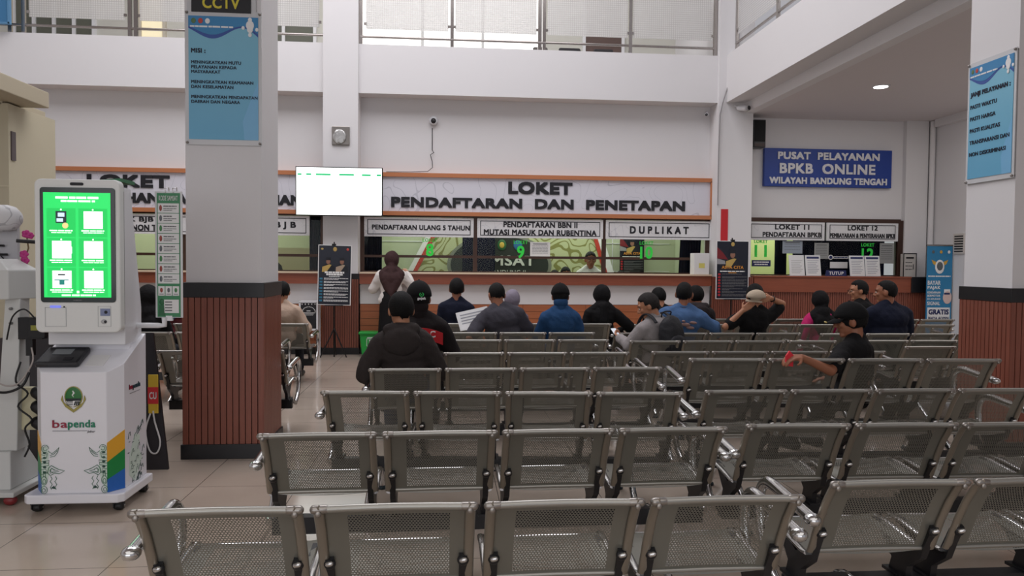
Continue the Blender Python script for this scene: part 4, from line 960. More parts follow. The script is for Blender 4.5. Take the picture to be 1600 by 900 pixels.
for r_ in range(3):
    for c_ in range(2):
        cx, zt_ = -.085+c_*.18, 1.80-r_*.176
        m.bx(cx-.082, cx+.082, ys-.0005, ys, zt_-.168, zt_+.002, 3)
        if (r_, c_) != (0, 0): m.bx(cx-.052, cx+.056, ys-.0015, ys, zt_-.118, zt_-.015, 0)
        small_print(m, cx-.065, cx+.065, zt_-.13, .007, ys-.0006, 0, words=3, seed=r_); small_print(m, cx-.055, cx+.06, zt_-.142, .005, ys-.0006, 0, words=4, seed=c_); m.ell((cx, ys-.001, zt_-.006), (.005, .0008, .005), 8, 0)
cx = -.085; m.bx(cx-.03, cx+.03, ys-.002, ys, 1.715, 1.785, 1); m.bx(cx-.017, cx+.02, ys-.003, ys, 1.752, 1.775, 4); m.bx(cx-.024, cx+.012, ys-.003, ys, 1.722, 1.742, 4); m.ell((cx+.024, ys-.002, 1.70), (.018, .002, .018), 10, 2)
m.bx(cx-.02, cx+.02, ys-.003, ys-.0015, 1.405, 1.413, 1); m.bx(cx-.012, cx+.016, ys-.003, ys-.0015, 1.35, 1.375, 5); m.bx(cx-.04, cx+.04, ys-.003, ys-.0015, 1.375, 1.381, 5); m.bx(cx+.045, cx+.06, ys-.0015, ys, 1.535, 1.575, 0)
small_print(m, -.085, .11, 1.288, .009, ys, 0, words=4); m.bx(.0, .014, ys-.001, ys, 1.30, 1.314, 0)
m.build('screen_content', [mat('lit_white', (255, 255, 255), .4, emit=1.1), mat('lit_dark_icon', (40, 62, 66), .4, emit=.2), mat('lit_skin_icon', (240, 222, 150), .4, emit=.7), mat('lit_green_tile', (26, 200, 90), .4, emit=.75), mat('lit_pale_blue', (200, 226, 250), .4, emit=.9), mat('lit_teal', (40, 150, 140), .4, emit=.4)], hd)
m = MB(); m.prism(rrect(-.035, .04, 1.938, 1.955, .007), 'y', .086, .092); m.build('camera_bar', INK, hd)
m = MB(); cartouche(m, -.185, -.065, 1.10, 1.215, .090, .0025, 0); m.bx(-.155, -.095, .086, .0905, 1.212, 1.226, 1); m.bx(-.08, -.072, .087, .0905, 1.214, 1.222, 2); m.build('receipt_printer', [mat('seam_grey', (170, 172, 174), .5), mat('lit_violet_slot', (120, 130, 235), .4, emit=.6), INK], hd)
m = MB(); cartouche(m, .115, .19, 1.10, 1.222, .090, .0015, 0); m.bx(.13, .185, .086, .0905, 1.165, 1.208, 1); m.ell((.162, .086, 1.187), (.010, .003, .010), 10, 2); m.ell((.15, .088, 1.13), (.018, .003, .014), 10, 0); m.ell((.158, .086, 1.13), (.008, .003, .009), 10, 2); m.build('scanner_window', [mat('seam_grey', (170, 172, 174), .5), mat('scanner_blue', (120, 130, 165), .25), INK], hd)
m = MB(); small_print(m, -.02, .03, 1.258, .007, .084, 0, words=3); m.build('small_print', GREYINK, hd)
# arm on the right side carrying the strip board
MB().tube([(.22, .38, 1.085), (.36, .36, 1.085), (.40, .36, 1.087), (.40, .36, 1.135)], .017, 10).build('side_arm', WHITEP, o)
tag(MB().prism([(-.10, 0), (.10, .0), (.10, .020), (-.10, .003)], 'y', -.10, .10).build('folded_leaflet', mat('leaflet_green', (44, 110, 72), .5), None, (-2.06, 4.83, 1.972)), 'green leaflet lying on top of the kiosk', 'leaflet')
o = thing('strip_board', 'narrow hanging board of green and white rows beside the kiosk', 'sign', (-1.757, 4.935, 1.135), R(-3)); SB = mat('strip_green', (52, 128, 84), .4)
MB().bx(-.085, .085, 0, .006, 0, .80).build('acrylic_plate', ACRY, o); MB().bx(-.072, .072, -.003, 0, .005, .79).build('sheet', SB, o)
m = MB(); letters(m, 'KODE SAMSAT', 0, .758, .032, .118, -.003, .02)
for i in range(8):
    z = .725-i*.064; m.bx(-.066, .066, -.005, -.003, z-.06, z, 0); m.ell((-.048, -.005, z-.03), (.009, .002, .02), 8, 2+(i % 3))
    small_print(m, -.03, .058, z-.018, .007, -.005, 1, (.95, .6, .9, .75, .8, .85, .8, .6)[i], 4, i); small_print(m, -.03, .06, z-.033, .004, -.005, 1, .9, 5, i); small_print(m, -.03, .03, z-.044, .004, -.005, 1, .9, 5, i+4)
for i in range(3): m.bx(-.066+i*.045, -.026+i*.045, -.005, -.003, .14, .20, 0); m.ell((-.046+i*.045, -.005, .175), (.009, .002, .015), 8, 2+i); m.bx(-.06+i*.045, -.032+i*.045, -.006, -.005, .148, .152, 1)
m.bx(-.03, .062, -.005, -.003, .03, .115, 0); m.ell((-.045, -.004, .1), (.016, .003, .02), 10, 5); m.prism([(-.066, .012), (-.024, .012), (-.03, .08), (-.06, .08)], 'y', -.005, -.003, 5)
for i in range(4): m.bx(-.024, .02, -.006, -.005, .096-i*.018, .103-i*.018, 1)
m.build('print', [PAPER, GREYINK, mat('icon_red', (150, 70, 60), .5), mat('icon_grey', (100, 104, 110), .5), mat('icon_green', (70, 130, 80), .5), mat('figure_green', (36, 96, 60), .5)], o)
for x in (-.02, .03): MB().tube([(x, .0, .79), (x, -.008, .82), (x+.02, .004, .825), (x+.02, .008, .79)], .004, 6).build('clip', CHROME, o)
MB().bx(-.02, .02, -.005, .012, -.02, .012).build('foot_clip', WHITEP, o)
# black board leaning behind the kiosk with a hanging tag
o = thing('leaning_board', 'black display board leaning on the floor behind the kiosk', 'board', (-2.5, 5.52, 0)); DB = mat('dark_board', (38, 34, 38), .55)
M = Matrix.Rotation(R(-8), 4, 'X')
MB().prism([(-.60, 0), (.52, 0), (.37, .98), (-.52, .98)], 'y', 0, .025).build('panel', DB, o, rot=(R(-8), 0, 0))
MB().cap((.05, .165, .93), .014, (.05, .36, .012), .012).cap((-.4, .165, .93), .014, (-.4, .40, .012), .012).build('strut', DARKM, o)
o = thing('hanging_tag', 'yellow and red tag with white cord hanging beside the kiosk', 'tag', (-2.09, 5.545, .40))
MB().bx(-.035, .035, 0, .008, .0, .28).build('card', mat('tag_yellow', (214, 180, 50), .5), o, bevel=.004); MB().bx(-.036, .036, -.003, 0, .07, .19).build('red_label', mat('tag_red', (206, 44, 48), .5), o); MB().tube([(-.02, .0, .0), (-.05, -.01, -.12), (-.02, -.02, -.26), (.03, -.02, -.28), (.05, -.01, -.2), (.01, 0, -.06), (.0, 0, .02)], .006, 6, sm=4).build('cord', PAPER, o)
m = MB(); letters(m, 'CU', 0, .13, .05, .05, -.003, .03); m.build('lettering', PAPER, o)

# ------------------------------------------------------------------ white camera stand at the left edge
GW = mat('grey_white_powder', (198, 200, 198), .4)
o = thing('equipment_stand', 'white column stand with wide foot at the left edge, cables hanging from it', 'stand', (-2.80, 4.85, 0))
MB().bx(-.42, .20, -.12, .42, .055, .085).build('base_plate', GW, o, bevel=.006)
MB().add([(-.30, -.06, .085), (.15, -.06, .085), (.15, .34, .085), (-.30, .34, .085), (-.20, .03, .30), (.10, .03, .30), (.10, .22, .30), (-.20, .22, .30)], [(0, 3, 2, 1), (4, 5, 6, 7), (0, 1, 5, 4), (1, 2, 6, 5), (2, 3, 7, 6), (3, 0, 4, 7)]).build('foot', GW, o, bevel=.008)
MB().add([(-.0, .05, .30), (.13, .05, .30), (.13, .2, .30), (-.0, .2, .30), (.06, .07, 1.255), (.15, .07, 1.255), (.15, .18, 1.255), (.06, .18, 1.255)], [(0, 3, 2, 1), (4, 5, 6, 7), (0, 1, 5, 4), (1, 2, 6, 5), (2, 3, 7, 6), (3, 0, 4, 7)]).build('post', GW, o, bevel=.006)
MB().add([(-.4, .0, 1.25), (.12, .0, 1.25), (.20, .2, 1.25), (-.4, .2, 1.25), (-.4, .0, 1.43), (.12, .0, 1.43), (.2, .2, 1.43), (-.4, .2, 1.43), (-.4, .05, 1.50), (.04, .05, 1.50), (.08, .18, 1.50), (-.4, .18, 1.50)], [(0, 3, 2, 1), (0, 1, 5, 4), (1, 2, 6, 5), (2, 3, 7, 6), (3, 0, 4, 7), (4, 5, 9, 8), (5, 6, 10, 9), (6, 7, 11, 10), (7, 4, 8, 11), (8, 9, 10, 11)]).build('camera_head', GW, o, bevel=.006)
for x in (-.3, .16):
    for y in (-.08, .36): MB().cap((x-.008, y, .03), .03, (x+.008, y, .03), .03, 14).build('wheel', mat('red_wheel', (130, 40, 44), .4), o)
for z in (1.10, 1.19): MB().cap((.10, .068, z), .009, (.10, .052, z), .009, 10).build('screw', mat('screw_grey', (120, 120, 120), .4), o)
o = thing('power_adapter', 'black power adapter with yellow label on the white stand', 'adapter', (-2.575, 4.93, 1.0)); o.scale = (.8, 1, .8)
MB().bx(-.10, .08, -.03, .05, .0, .17).bx(-.02, .10, -.035, -.03, .01, .16).build('housing', DARKM, o, bevel=.006); MB().bx(.0, .06, -.038, -.034, .07, .11).build('label_strip', mat('dull_yellow', (140, 140, 50), .5), o); MB().bx(-.05, .0, -.02, .02, -.13, .0).build('connector', DARKM, o)
o = thing('power_strip', 'cream socket strip with black plugs on the white stand', 'power strip', (-2.635, 4.95, .42)); MB().bx(-.04, .06, 0, .05, 0, .27).build('body', mat('aged_cream', (206, 200, 168), .5), o, bevel=.005)
for z in (.24, .15, .05): MB().cap((.07, -.01, z), .04, (.10, -.02, z-.03), .03).build('plug', DARKM, o)
tag(MB().tube([(-2.95, 4.84, 1.13), (-2.83, 4.84, .92), (-2.78, 4.84, .78), (-2.70, 4.84, .72), (-2.62, 4.85, .74), (-2.56, 4.88, .86), (-2.57, 4.89, .95)], .005, 8, sm=5).build('cable', mat('pale_cable', (168, 160, 156), .5)), 'pale cable looping under the black adapter on the white stand', 'cable')
tag(MB().tube([(-2.64, 4.9, .86), (-2.66, 4.88, .74), (-2.60, 4.9, .66), (-2.66, 4.9, .58), (-2.58, 4.9, .50), (-2.62, 4.9, .44), (-2.60, 4.91, .34), (-2.63, 4.91, .26)], .006, 8, sm=5).build('cable', DARKM), 'tangled black cable hanging between adapter and socket strip', 'cable')
tag(MB().tube([(-2.86, 4.84, .80), (-2.78, 4.84, .70), (-2.69, 4.83, .68), (-2.60, 4.84, .72), (-2.57, 4.86, .80)], .008, 8, sm=5).build('cable', DARKM), 'thick black cable curving around the white post', 'cable')
tag(MB().tube([(-2.71, 4.88, 1.0), (-2.67, 4.87, 1.14), (-2.60, 4.87, 1.19), (-2.54, 4.88, 1.13), (-2.53, 4.9, 1.11)], .005, 8, sm=5).build('cable', DARKM), 'thin black wire arching over the adapter', 'cable')
tag(MB().tube([(-2.70, 4.98, 1.615), (-2.5, 5.05, 1.60), (-2.3, 5.1, 1.565)], .012, 8, sm=5).build('cable', DARKM), 'black cable stretched from the marbled cylinder to the kiosk', 'cable')
o = thing('print_roll', 'marbled grey roll on a panel above the white stand', 'roll', (-3.0, 5.02, 1.5)); MARB = contour('grey_marble', (204, 204, 206), (168, 168, 172), 5, .06)
MB().cap((-.3, .05, .26), .085, (.20, .05, .26), .085, 20).build('roll', MARB, o); MB().bx(-.3, .23, .10, .13, -.02, .22).build('panel', mat('grey_panel', (180, 180, 184), .5), o); MB().bx(-.25, .27, .02, .11, -.05, -.02).build('ledge', mat('grey_panel', (180, 180, 184), .5), o)
q = MB(); q.tube([(-.2, .08, .09), (.16, .08, .085)], .007, 6); q.tube([(-.2, .08, .03), (.18, .08, .028)], .007, 6); q.tube([(-.1, .075, .2), (.10, .075, .06), (.16, .075, .0), (.15, .075, -.02)], .004, 6); q.build('wires', DARKM, o)
# orchids
o = thing('orchid', 'small magenta orchid stem above the white stand', 'flower', (-2.70, 5.06, 1.35)); MG = mat('magenta_petal', (186, 48, 128), .5)
MB().tube([(0, 0, .08), (.01, 0, .16), (.03, .0, .22), (.02, 0, .30)], .005, 6).build('stem', mat('stem_brown', (110, 90, 60), .6), o)
for x, z, s in ((.02, .31, .03), (.045, .30, .025), (.005, .18, .03), (.01, .14, .03)):
    q = MB()
    for i in range(5):
        a = 2*math.pi*i/5; q.ell((x+.014*math.cos(a)*s/.03, -.005, z+.014*math.sin(a)*s/.03), (s*.55, .008, s*.45), 8)
    q.build('blossom', MG, o)
MB().lathe([(.03, -.02), (.035, .06), (.025, .09)], (0, 0, 0), 12).build('pot', GW, o)
# beige booth
BE = mat('beige_cladding', (190, 182, 158), .6); o = thing('beige_booth', 'tall beige booth with flat canopy at the left edge', 'booth', (-5.6, 8.8, 0))
MB().bx(-2.4, .76, 0, 1.0, 0, 3.22).build('body', BE, o); MB().bx(-2.4, .9, -.06, 1.02, 0, .62).build('plinth', mat('dark_plinth', (62, 54, 56), .5), o)
MB().bx(-2.6, 1.02, -1.0, .35, 3.24, 3.42).bx(-2.4, .7, .0, .9, 3.2, 3.3).build('canopy', mat('beige_canopy', (176, 166, 144), .6), o, bevel=.01); MB().bx(.755, .775, .04, .12, 2.60, 2.92).build('side_panel', mat('dark_slot', (84, 74, 76), .5), o); MB().bx(-2.4, .765, -.004, 0, 2.30, 2.315).build('seam', mat('beige_light', (204, 196, 172), .6), o)
# ------------------------------------------------------------------ people
def cloth(name, c, rough=.85): return mat(name, c, rough, bump=.35, bscale=55, spec=.25)
def remesh(mb, vox, smooth=5):
    me = bpy.data.meshes.new('r'); me.from_pydata(mb.v, [], mb.f); me.update()
    o = bpy.data.objects.new('r', me); COL.objects.link(o)
    r = o.modifiers.new('r', 'REMESH'); r.mode = 'VOXEL'; r.voxel_size = vox; r.use_smooth_shade = True
    s = o.modifiers.new('s', 'SMOOTH'); s.iterations = smooth; s.factor = .5
    dg = bpy.context.evaluated_depsgraph_get(); dg.update()
    out = bpy.data.meshes.new_from_object(o.evaluated_get(dg)); bpy.data.objects.remove(o); bpy.data.meshes.remove(me)
    for p in out.polygons: p.use_smooth = True
    return out
def folds(me, amp, sc_=7, seed=0):
    n = len(me.vertices); no = np.zeros(n*3); co = np.zeros(n*3)
    me.vertices.foreach_get('normal', no); me.vertices.foreach_get('co', co); co = co.reshape(-1, 3); no = no.reshape(-1, 3)
    for i in range(n):
        c = co[i]
        d = mnoise.noise(Vector((c[0]*sc_+seed, c[1]*sc_, c[2]*sc_*.7)))*.7+(1-abs(mnoise.noise(Vector((c[0]*sc_*1.6+c[2]*sc_, c[1]*sc_, c[2]*sc_*1.3+seed)))))*.5-.3
        co[i] = c+no[i]*d*amp
    me.vertices.foreach_set('co', co.reshape(-1)); me.update()

def hand(m, wrist, fdir, pnorm, side, curl=.5, k=1.0, fr=.0085):
    """palm with five separate fingers; fdir along the hand, pnorm out of the palm, side +1 puts the thumb on fdir x pnorm"""
    f = fdir.normalized(); pn = (pnorm-f*pnorm.dot(f)).normalized(); t = f.cross(pn)*side
    W = wrist; L = .085*k
    for i, u in enumerate((.032, .011, -.011, -.031)):
        kn = W+f*(L-(.004 if i in (0, 3) else 0))+t*(u*k)
        m.cap(W+t*(u*.55*k)+f*.012, .016*k, kn, .0125*k, 8)
        ang = curl*.55; p = kn; d = f
        for j, sl in enumerate((.040, .026, .02)):
            sl *= (.95, 1.06, 1.0, .82)[i]*k; a = ang*(1, 1.5, .9)[j]
            d = (d*math.cos(a)+pn*math.sin(a)).normalized(); q = p+d*sl; m.cap(p, (fr+.001)*k, q, fr*k, 8); p = q
    b = W+t*.026*k+f*.02; d = (f*.55+t*.75+pn*.35).normalized(); q = b+d*.042*k; m.cap(b, .015*k, q, .011*k, 8)
    d2 = (f*.85+t*.25+pn*.4).normalized(); m.cap(q, .011*k, q+d2*.03*k, .0085*k, 8)

PN = [0]
def person(label, x, y, rz=0, k=1.0, stand=False, hz=.54, lean=-10, side=0, twist=0, hyaw=0, hpit=0, hside=0, aL=None, aR=None,
           top=None, sleeve='long', loose=.008, legs=None, shoes=None, hair='short', hcol=None, skin=None, vox=.009, collar=None, wide=1.0,
           knees=None, hood=False, skirt=False, hijab=None, capcol=None, cap_back=True, face=True, fat=0, tail=0, inner=None, z0=0):
    PN[0] += 1; skin = skin or SKIN; hcol = hcol or HAIR
    root = thing('person', label, 'person', (x, y, z0), R(rz)); root.scale = (k, k, k)
    if stand: hz = .86
    V = Vector; P = V((0, 0, hz))
    Rl = Matrix.Rotation(R(-lean), 3, 'X') @ Matrix.Rotation(R(side), 3, 'Y'); Rt = Rl @ Matrix.Rotation(R(twist), 3, 'Z')
    at_ = lambda a, b, c: P+Rl @ V((a, b, c))
    tt = lambda a, b, c: P+Rt @ V((a, b, c))
    N = tt(0, 0, .448)
    Rh = Matrix.Rotation(R(twist*.6+hyaw), 3, 'Z') @ Matrix.Rotation(R(-hpit), 3, 'X') @ Matrix.Rotation(R(hside), 3, 'Y')
    hc = N+Rl @ V((0, 0, .050))+Rh @ V((0, .025, .105))
    HS = 1.14
    H = lambda a, b, c: hc+Rh @ V((a*HS, b*HS, c*HS))
    fw = Rt @ V((0, 1, 0))
    body = MB(); shirt = MB(); pants = MB()
    Mh = (Rh @ Matrix.Scale(HS, 3)).to_4x4(); Ml = Rl.to_4x4(); Mt = Rt.to_4x4()
    W = wide
    def torso(m, e, neck):
        m.ell(at_(0, 0, .03), (.150*W+e, .108+e+fat*.5, .115+e), 16, M=Ml)
        m.ell(at_(0, .012+fat*.3, .17), (.138*W+e+fat*.6, .098+e+fat, .14), 16, M=Ml)
        m.ell(tt(0, .0, .315), (.158*W+e+fat*.3, .108+e+fat*.4, .15), 16, M=Mt)
        m.cap(tt(-.132*W, -.008, .368), .058+e, tt(.132*W, -.008, .368), .058+e, 12)
        for s in (-1, 1): m.cap(tt(s*.115*W, -.012, .382), .050+e, N+Rl @ V((s*.022, -.008, .030)), (.044+e*.6) if neck else .052, 10)
        m.ell(tt(0, -.035, .36), (.13*W+e, .07+e, .11), 14, M=Mt)
    torso(body, -.006, True)
    body.cap(N+Rl @ V((0, -.008, -.02)), .062, H(0, -.022, -.06), .058, 12)
    # head
    body.ell(H(0, -.008, .02), (.074, .094, .095), 20, M=Mh); body.ell(H(0, .022, -.035), (.058, .066, .075), 16, M=Mh)
    body.cap(H(-.018, .062, -.088), .022, H(.018, .062, -.088), .022, 10)
    body.cap(H(0, .086, .012), .010, H(0, .106, -.024), .0145, 10); body.cap(H(-.012, .095, -.028), .009, H(.012, .095, -.028), .009, 8)
    body.cap(H(-.045, .07, .03), .014, H(.045, .07, .03), .014, 10)
    for s in (-1, 1):
        body.ell(H(s*.076, -.008, -.008), (.012, .022, .033), 12, M=Mh @ Matrix.Rotation(R(s*18), 4, 'Z')); body.ell(H(s*.036, .066, -.018), (.024, .02, .02), 10, M=Mh)
    # arms
    wr = {}
    for s, a in ((-1, aL), (1, aR)):
        S = tt(s*.168*W, -.008, .358); a = a or {}
        E = V(a['e']) if 'e' in a else at_(s*(.212*W), .06, .11)
        Wt = V(a['w']) if 'w' in a else V((s*.10, .24, hz+.10))
        if stand and 'e' not in a: E = V((s*.25, .0, 1.06)); Wt = V((s*.25, .08, .82))
        d = (E-S); E = S+d.normalized()*.31 if d.length > .31 else E
        d = (Wt-E); Wt = E+d.normalized()*.27 if d.length > .27 else Wt
        body.cap(S, .047, E, .038, 12); body.cap(E, .040, Wt, .026, 12)
        fd = V(a['d']) if 'd' in a else (Wt-E); pn = V(a['p']) if 'p' in a else V((0, .2, -1))
        hand(body, Wt, fd, pn, a.get('s', -s), a.get('c', .5)); wr[s] = Wt
        if sleeve == 'long': shirt.cap(S, .055+loose, E, .048+loose, 12); shirt.cap(E, .048+loose, Wt-(Wt-E).normalized()*.01, .034+loose, 12)
        elif sleeve == 'short': shirt.cap(S, .056+loose, S+(E-S)*.72, .055+loose, 12)
        elif sleeve == 'roll': shirt.cap(S, .055+loose, E, .047+loose, 12); shirt.cap(E, .047+loose, E+(Wt-E)*.3, .044+loose, 12)
    torso(shirt, .010+loose, False)
    if tail: shirt.cap(at_(-.07*W, -.0, .0), .10+loose, at_(.07*W, -.0, -tail), .11+loose, 12)
    # legs
    for s in (-1, 1):
        hp = P+V((s*.088*W, 0, -.015))
        if stand: kn = V((s*.092, .015, .47)); an = V((s*.095, -.015, .09)); ft = V((s*.11, .13, .035))
        else:
            kx = (knees or {}).get(s, (s*.13, .415, hz-.03)); kn = V(kx); an = V((kx[0], kx[1]+(.02 if not knees else (knees.get('f', .02))), .09)); ft = an+V((s*.01, .145, -.055))
        body.cap(hp, .080, kn, .052, 12); body.cap(kn, .054, an, .036, 12); body.cap(an+V((0, -.02, -.05)), .034, ft, .030, 10)
        pants.cap(hp, .093+fat*.3, kn, .066, 12); pants.cap(kn, .067, an+V((0, 0, .03)), .055, 12)
        sh = MB(); sh.cap(an+V((0, -.025, -.045)), .042, ft, .037, 12); sh.cap(an+V((0, 0, -.02)), .042, ft+V((0, -.02, -.003)), .034, 12)
        zz = .004
        for i, v in enumerate(sh.v): sh.v[i] = (v[0], v[1], max(v[2], zz))
        sh.build('shoe', shoes or mat('dark_shoe', (28, 26, 28), .5), root)
    if skirt:
        pants = MB(); pants.cap(P+V((0, 0, .02)), .165, V((0, .0, .2)), .21, 20); pants.cap(P+V((0, 0, .05)), .15, V((0, 0, .5)), .18, 20)
    pants.ell(P+V((0, .0, -.0)), (.162*W+fat*.4, .122+fat*.5, .115), 16)
    bm = remesh(body, vox, 4); bm.materials.append(skin); put('body', bm, root)
    tm = remesh(shirt, max(.012, vox), 9); folds(tm, .013+loose*.45, 8, PN[0]*3.7); tm.materials.append(top); so = put('shirt', tm, root)
    pm = remesh(pants, .014, 4); folds(pm, .008, 8, PN[0]*1.9); pm.materials.append(legs or cloth('dark_trousers', (30, 30, 36))); put('skirt' if skirt else 'trousers', pm, root)
    if hood:
        h = MB(); h.cap(N+Rl @ V((-.085, -.07, .025)), .05, N+Rl @ V((.085, -.07, .025)), .05, 12); h.ell(N+Rl @ V((0, -.115, -.06)), (.14, .06, .105), 16, M=Ml)
        h.cap(N+Rl @ V((-.08, -.05, .01)), .04, N+Rl @ V((-.045, .06, -.04)), .03, 10); h.cap(N+Rl @ V((.08, -.05, .01)), .04, N+Rl @ V((.045, .06, -.04)), .03, 10)
        hm = remesh(h, .011, 4); folds(hm, .012, 12, 5); hm.materials.append(top); put('hood', hm, root)
    if collar:
        c = MB(); c.cap(N+Rl @ V((-.04, -.045, .025)), .022, N+Rl @ V((.04, -.045, .025)), .022, 10); c.cap(N+Rl @ V((-.055, -.03, .02)), .02, N+Rl @ V((-.03, .06, -.02)), .014, 10); c.cap(N+Rl @ V((.055, -.03, .02)), .02, N+Rl @ V((.03, .06, -.02)), .014, 10)
        cm = remesh(c, .010, 3); cm.materials.append(collar); put('collar', cm, root)
    # hair, caps, headscarves: a shell over the skull that dives under the skin where the face and neck are
    def shell(line, rad, cz=.02, cy=-.012, amp=.02, n=40, fq=9):
        h = MB()
        def fn(d):
            d2 = V((d.x, d.y, d.z+.09*mnoise.noise(V((d.x*11+PN[0], d.y*11, 2))))) if amp > .015 else d
            return (1+amp*mnoise.noise(d*fq+V((PN[0], 0, 0)))) if line(d2) else .80
        h.ell(H(0, cy, cz), rad, n, M=Mh, fn=fn); return h
    if hijab:
        def op(d): return not (d.y > .42 and abs(d.x) < .66 and -.8 < d.z < .52)
        h = shell(op, (.096, .114, .118), .01, -.01, .01); h.cap(H(0, -.03, -.05), .075, N+Rl @ V((0, -.02, .0)), .085, 14)
        for s in (-1, 1): h.cap(N+Rl @ V((0, -.02, .03)), .085, tt(s*.13*W, -.02, .39), .07, 12)
        h.cap(N+Rl @ V((0, .03, .01)), .075, tt(0, .09, .27), .09, 12); h.cap(N+Rl @ V((0, -.06, .0)), .085, tt(0, -.09, .27), .075, 14)
        if hijab[1] == 'long':
            for s in (-1, 1): h.cap(tt(s*.13*W, -.04, .38), .075, tt(s*.05, -.11, .16), .05, 12)
            h.ell(tt(0, -.07, .31), (.17, .105, .125), 16, M=Mt); h.cap(tt(-.06, -.09, .26), .08, tt(-.01, -.13, .10), .04, 12); h.cap(tt(.06, -.09, .26), .08, tt(.01, -.13, .10), .04, 12)
            h.cap(tt(0, -.08, .3), .08, tt(0, -.135, .03), .025, 12); h.cap(H(0, -.06, .0), .06, tt(0, -.10, .3), .05, 12)
        hm = remesh(h, .010, 3); folds(hm, .008, 13, PN[0]); hm.materials.append(hijab[0]); put('headscarf', hm, root)
    else:
        if hair == 'bald': ln = lambda d: d.z > -.35 and d.y < -.1 and abs(d.z) < .75
        elif hair == 'long': ln = lambda d: not (d.y > .25 and d.z < .55) and d.z > -.85
        else: ln = lambda d: (d.z > .62-.25*abs(d.x) if d.y > .35 else (d.z > -.80+.25*abs(d.x) if d.y < -.1 else d.z > (-.02 if d.y > .12 else -.22)))
        hh = shell(ln, (.084, .103, .106) if hair != 'thin' else (.079, .099, .100)); hh.build('hair', hcol, root)
        if capcol:
            lc = lambda d: d.z > (.10 if d.y > 0 else -.02)
            c = shell(lc, (.094, .113, .118), .02, -.008, .004, 40, 3)
            sg = -1 if cap_back else 1
            pts = []
            for i in range(11):
                a = R(-65+13*i); pts.append((a, ))
            vs = []
            for dz in (0, -.006):
                for rr in (0, 1):
                    for i in range(11):
                        a = R(-62+12.4*i); ext = .062*math.cos(a*1.05)*rr
                        vs.append(H(.090*math.sin(a), sg*(.100*math.cos(a)+ext), .030-.022*rr*1.1+dz+ (.0 if sg > 0 else -.012)))
            fs = []
            for i in range(10): fs += [(i, i+1, 12+i, 11+i), (22+i, 33+i, 34+i, 23+i), (11+i, 12+i, 34+i, 33+i)]
            fs += [(0, 11, 33, 22), (10, 32, 43, 21)]
            if cap_back != 'none': c.add(vs, fs, 0, True)
            c.ell(H(0, -.008, .137), .009, 8); c.build('cap', capcol, root)
    if face:
        for s in (-1, 1):
            e = MB().ell(H(s*.033, .081, .004), (.0125, .008, .0058), 12, 0, M=Mh); e.ell(H(s*.033, .0875, .004), (.0055, .0035, .005), 10, 1, M=Mh); e.build('eye', [mat('eye_white', (210, 204, 198), .3), mat('dark_iris', (30, 20, 16), .2)], root)
            MB().cap(H(s*.018, .090, .027), .0045, H(s*.050, .078, .027), .003, 8).build('eyebrow', HAIR, root)
        MB().cap(H(-.018, .0875, -.058), .0055, H(.018, .0875, -.058), .0055, 8).build('mouth', mat('lips', (128, 66, 58), .45), root)
    return dict(root=root, N=N, hc=hc, Rh=Rh, H=H, tt=tt, at=at_, Rt=Rt, Rl=Rl, wr=wr)

def decal(info, where, name, build, mats):
    """flat print laid on a garment: build(mb) in a local x,z plane facing -Y at frame `where`"""
    q = MB(); build(q); o = q.build(name, mats, info['root']); o.matrix_local = where; return o
DK = cloth('charcoal_hoodie', (50, 44, 43)); BLKC = cloth('black_cloth', (17, 16, 18)); NAVY = cloth('navy_cloth', (20, 25, 44)); GRAYT = cloth('dark_grey_tshirt', (66, 64, 72))
JEANS = cloth('blue_jeans', (52, 66, 92)); WHITEC = cloth('white_blouse', (222, 216, 212)); BRN = cloth('dark_brown_headscarf', (62, 42, 42)); BLUEC = cloth('petrol_blue_shirt', (36, 70, 110))

# the gray hooded man in front
p = person('person in charcoal hooded top seated on the left seat, seen from behind', -.31, 5.66, k=1.0, lean=-6, side=-2, twist=6, hyaw=14, hpit=6, top=DK, loose=.022, hood=True, legs=JEANS, skin=SKIN2, hz=.545, vox=.007,
           aL={'e': (-.29, -.06, .66), 'w': (-.22, .13, .60)}, aR={'e': (.27, .08, .66), 'w': (.2, .28, .62)}, wide=1.0)
# cap with green logo
p = person('person in black cap with green logo and red-banded black jacket, seen from behind', -.235, 6.62, k=1.04, lean=-8, hyaw=6, hpit=4, top=cloth('black_jacket', (28, 23, 24)), loose=.02, legs=BLKC, capcol=mat('black_cap', (12, 12, 14), .85, bump=.3, bscale=200, spec=.25), cap_back='none', wide=1.08, hz=.54,
           aL={'e': (-.27, .02, .68), 'w': (-.2, .2, .64)}, aR={'e': (.29, .02, .66), 'w': (.22, .22, .62)})
H = p['H']; Mx = Matrix.Translation(H(0, 0, 0)) @ p['Rh'].to_4x4()
def lg(q):
    n = 20
    for i in range(n):
        if 3 < i < 6: continue
        a0 = math.pi/2+2*math.pi*(i-4.5)/n; a1 = math.pi/2+2*math.pi*(i-3.5)/n
        q.add([(.019*math.cos(a), -d, .019*math.sin(a)*.9+.012) for d in (.0, .002) for a in (a0, a1)]+[(.013*math.cos(a), -d, .013*math.sin(a)*.9+.012) for d in (.0, .002) for a in (a0, a1)], [(0, 1, 5, 4), (2, 6, 7, 3), (0, 2, 3, 1), (4, 5, 7, 6)], 0)
    q.ell((0, 0, .012), (.005, .002, .005), 8, 0); letters(q, 'gojek', 0, -.022, .028, .070, 0, .07, 1)
decal(p, Mx @ Matrix.Translation((.012, -.152, .02)), 'cap_logo', lg, [mat('logo_bright_green', (40, 190, 90), .6), WINK])
b = MB(); b.ell(p['H'](0, -.035, -.055), (.078, .075, .085), 20, M=p['Rh'].to_4x4()); b.cap(p['H'](0, -.03, -.07), .07, p['N']+Vector((0, -.01, .02)), .075, 14)
b.build('neck_cover', cloth('black_jacket', (28, 23, 24)), p['root'])
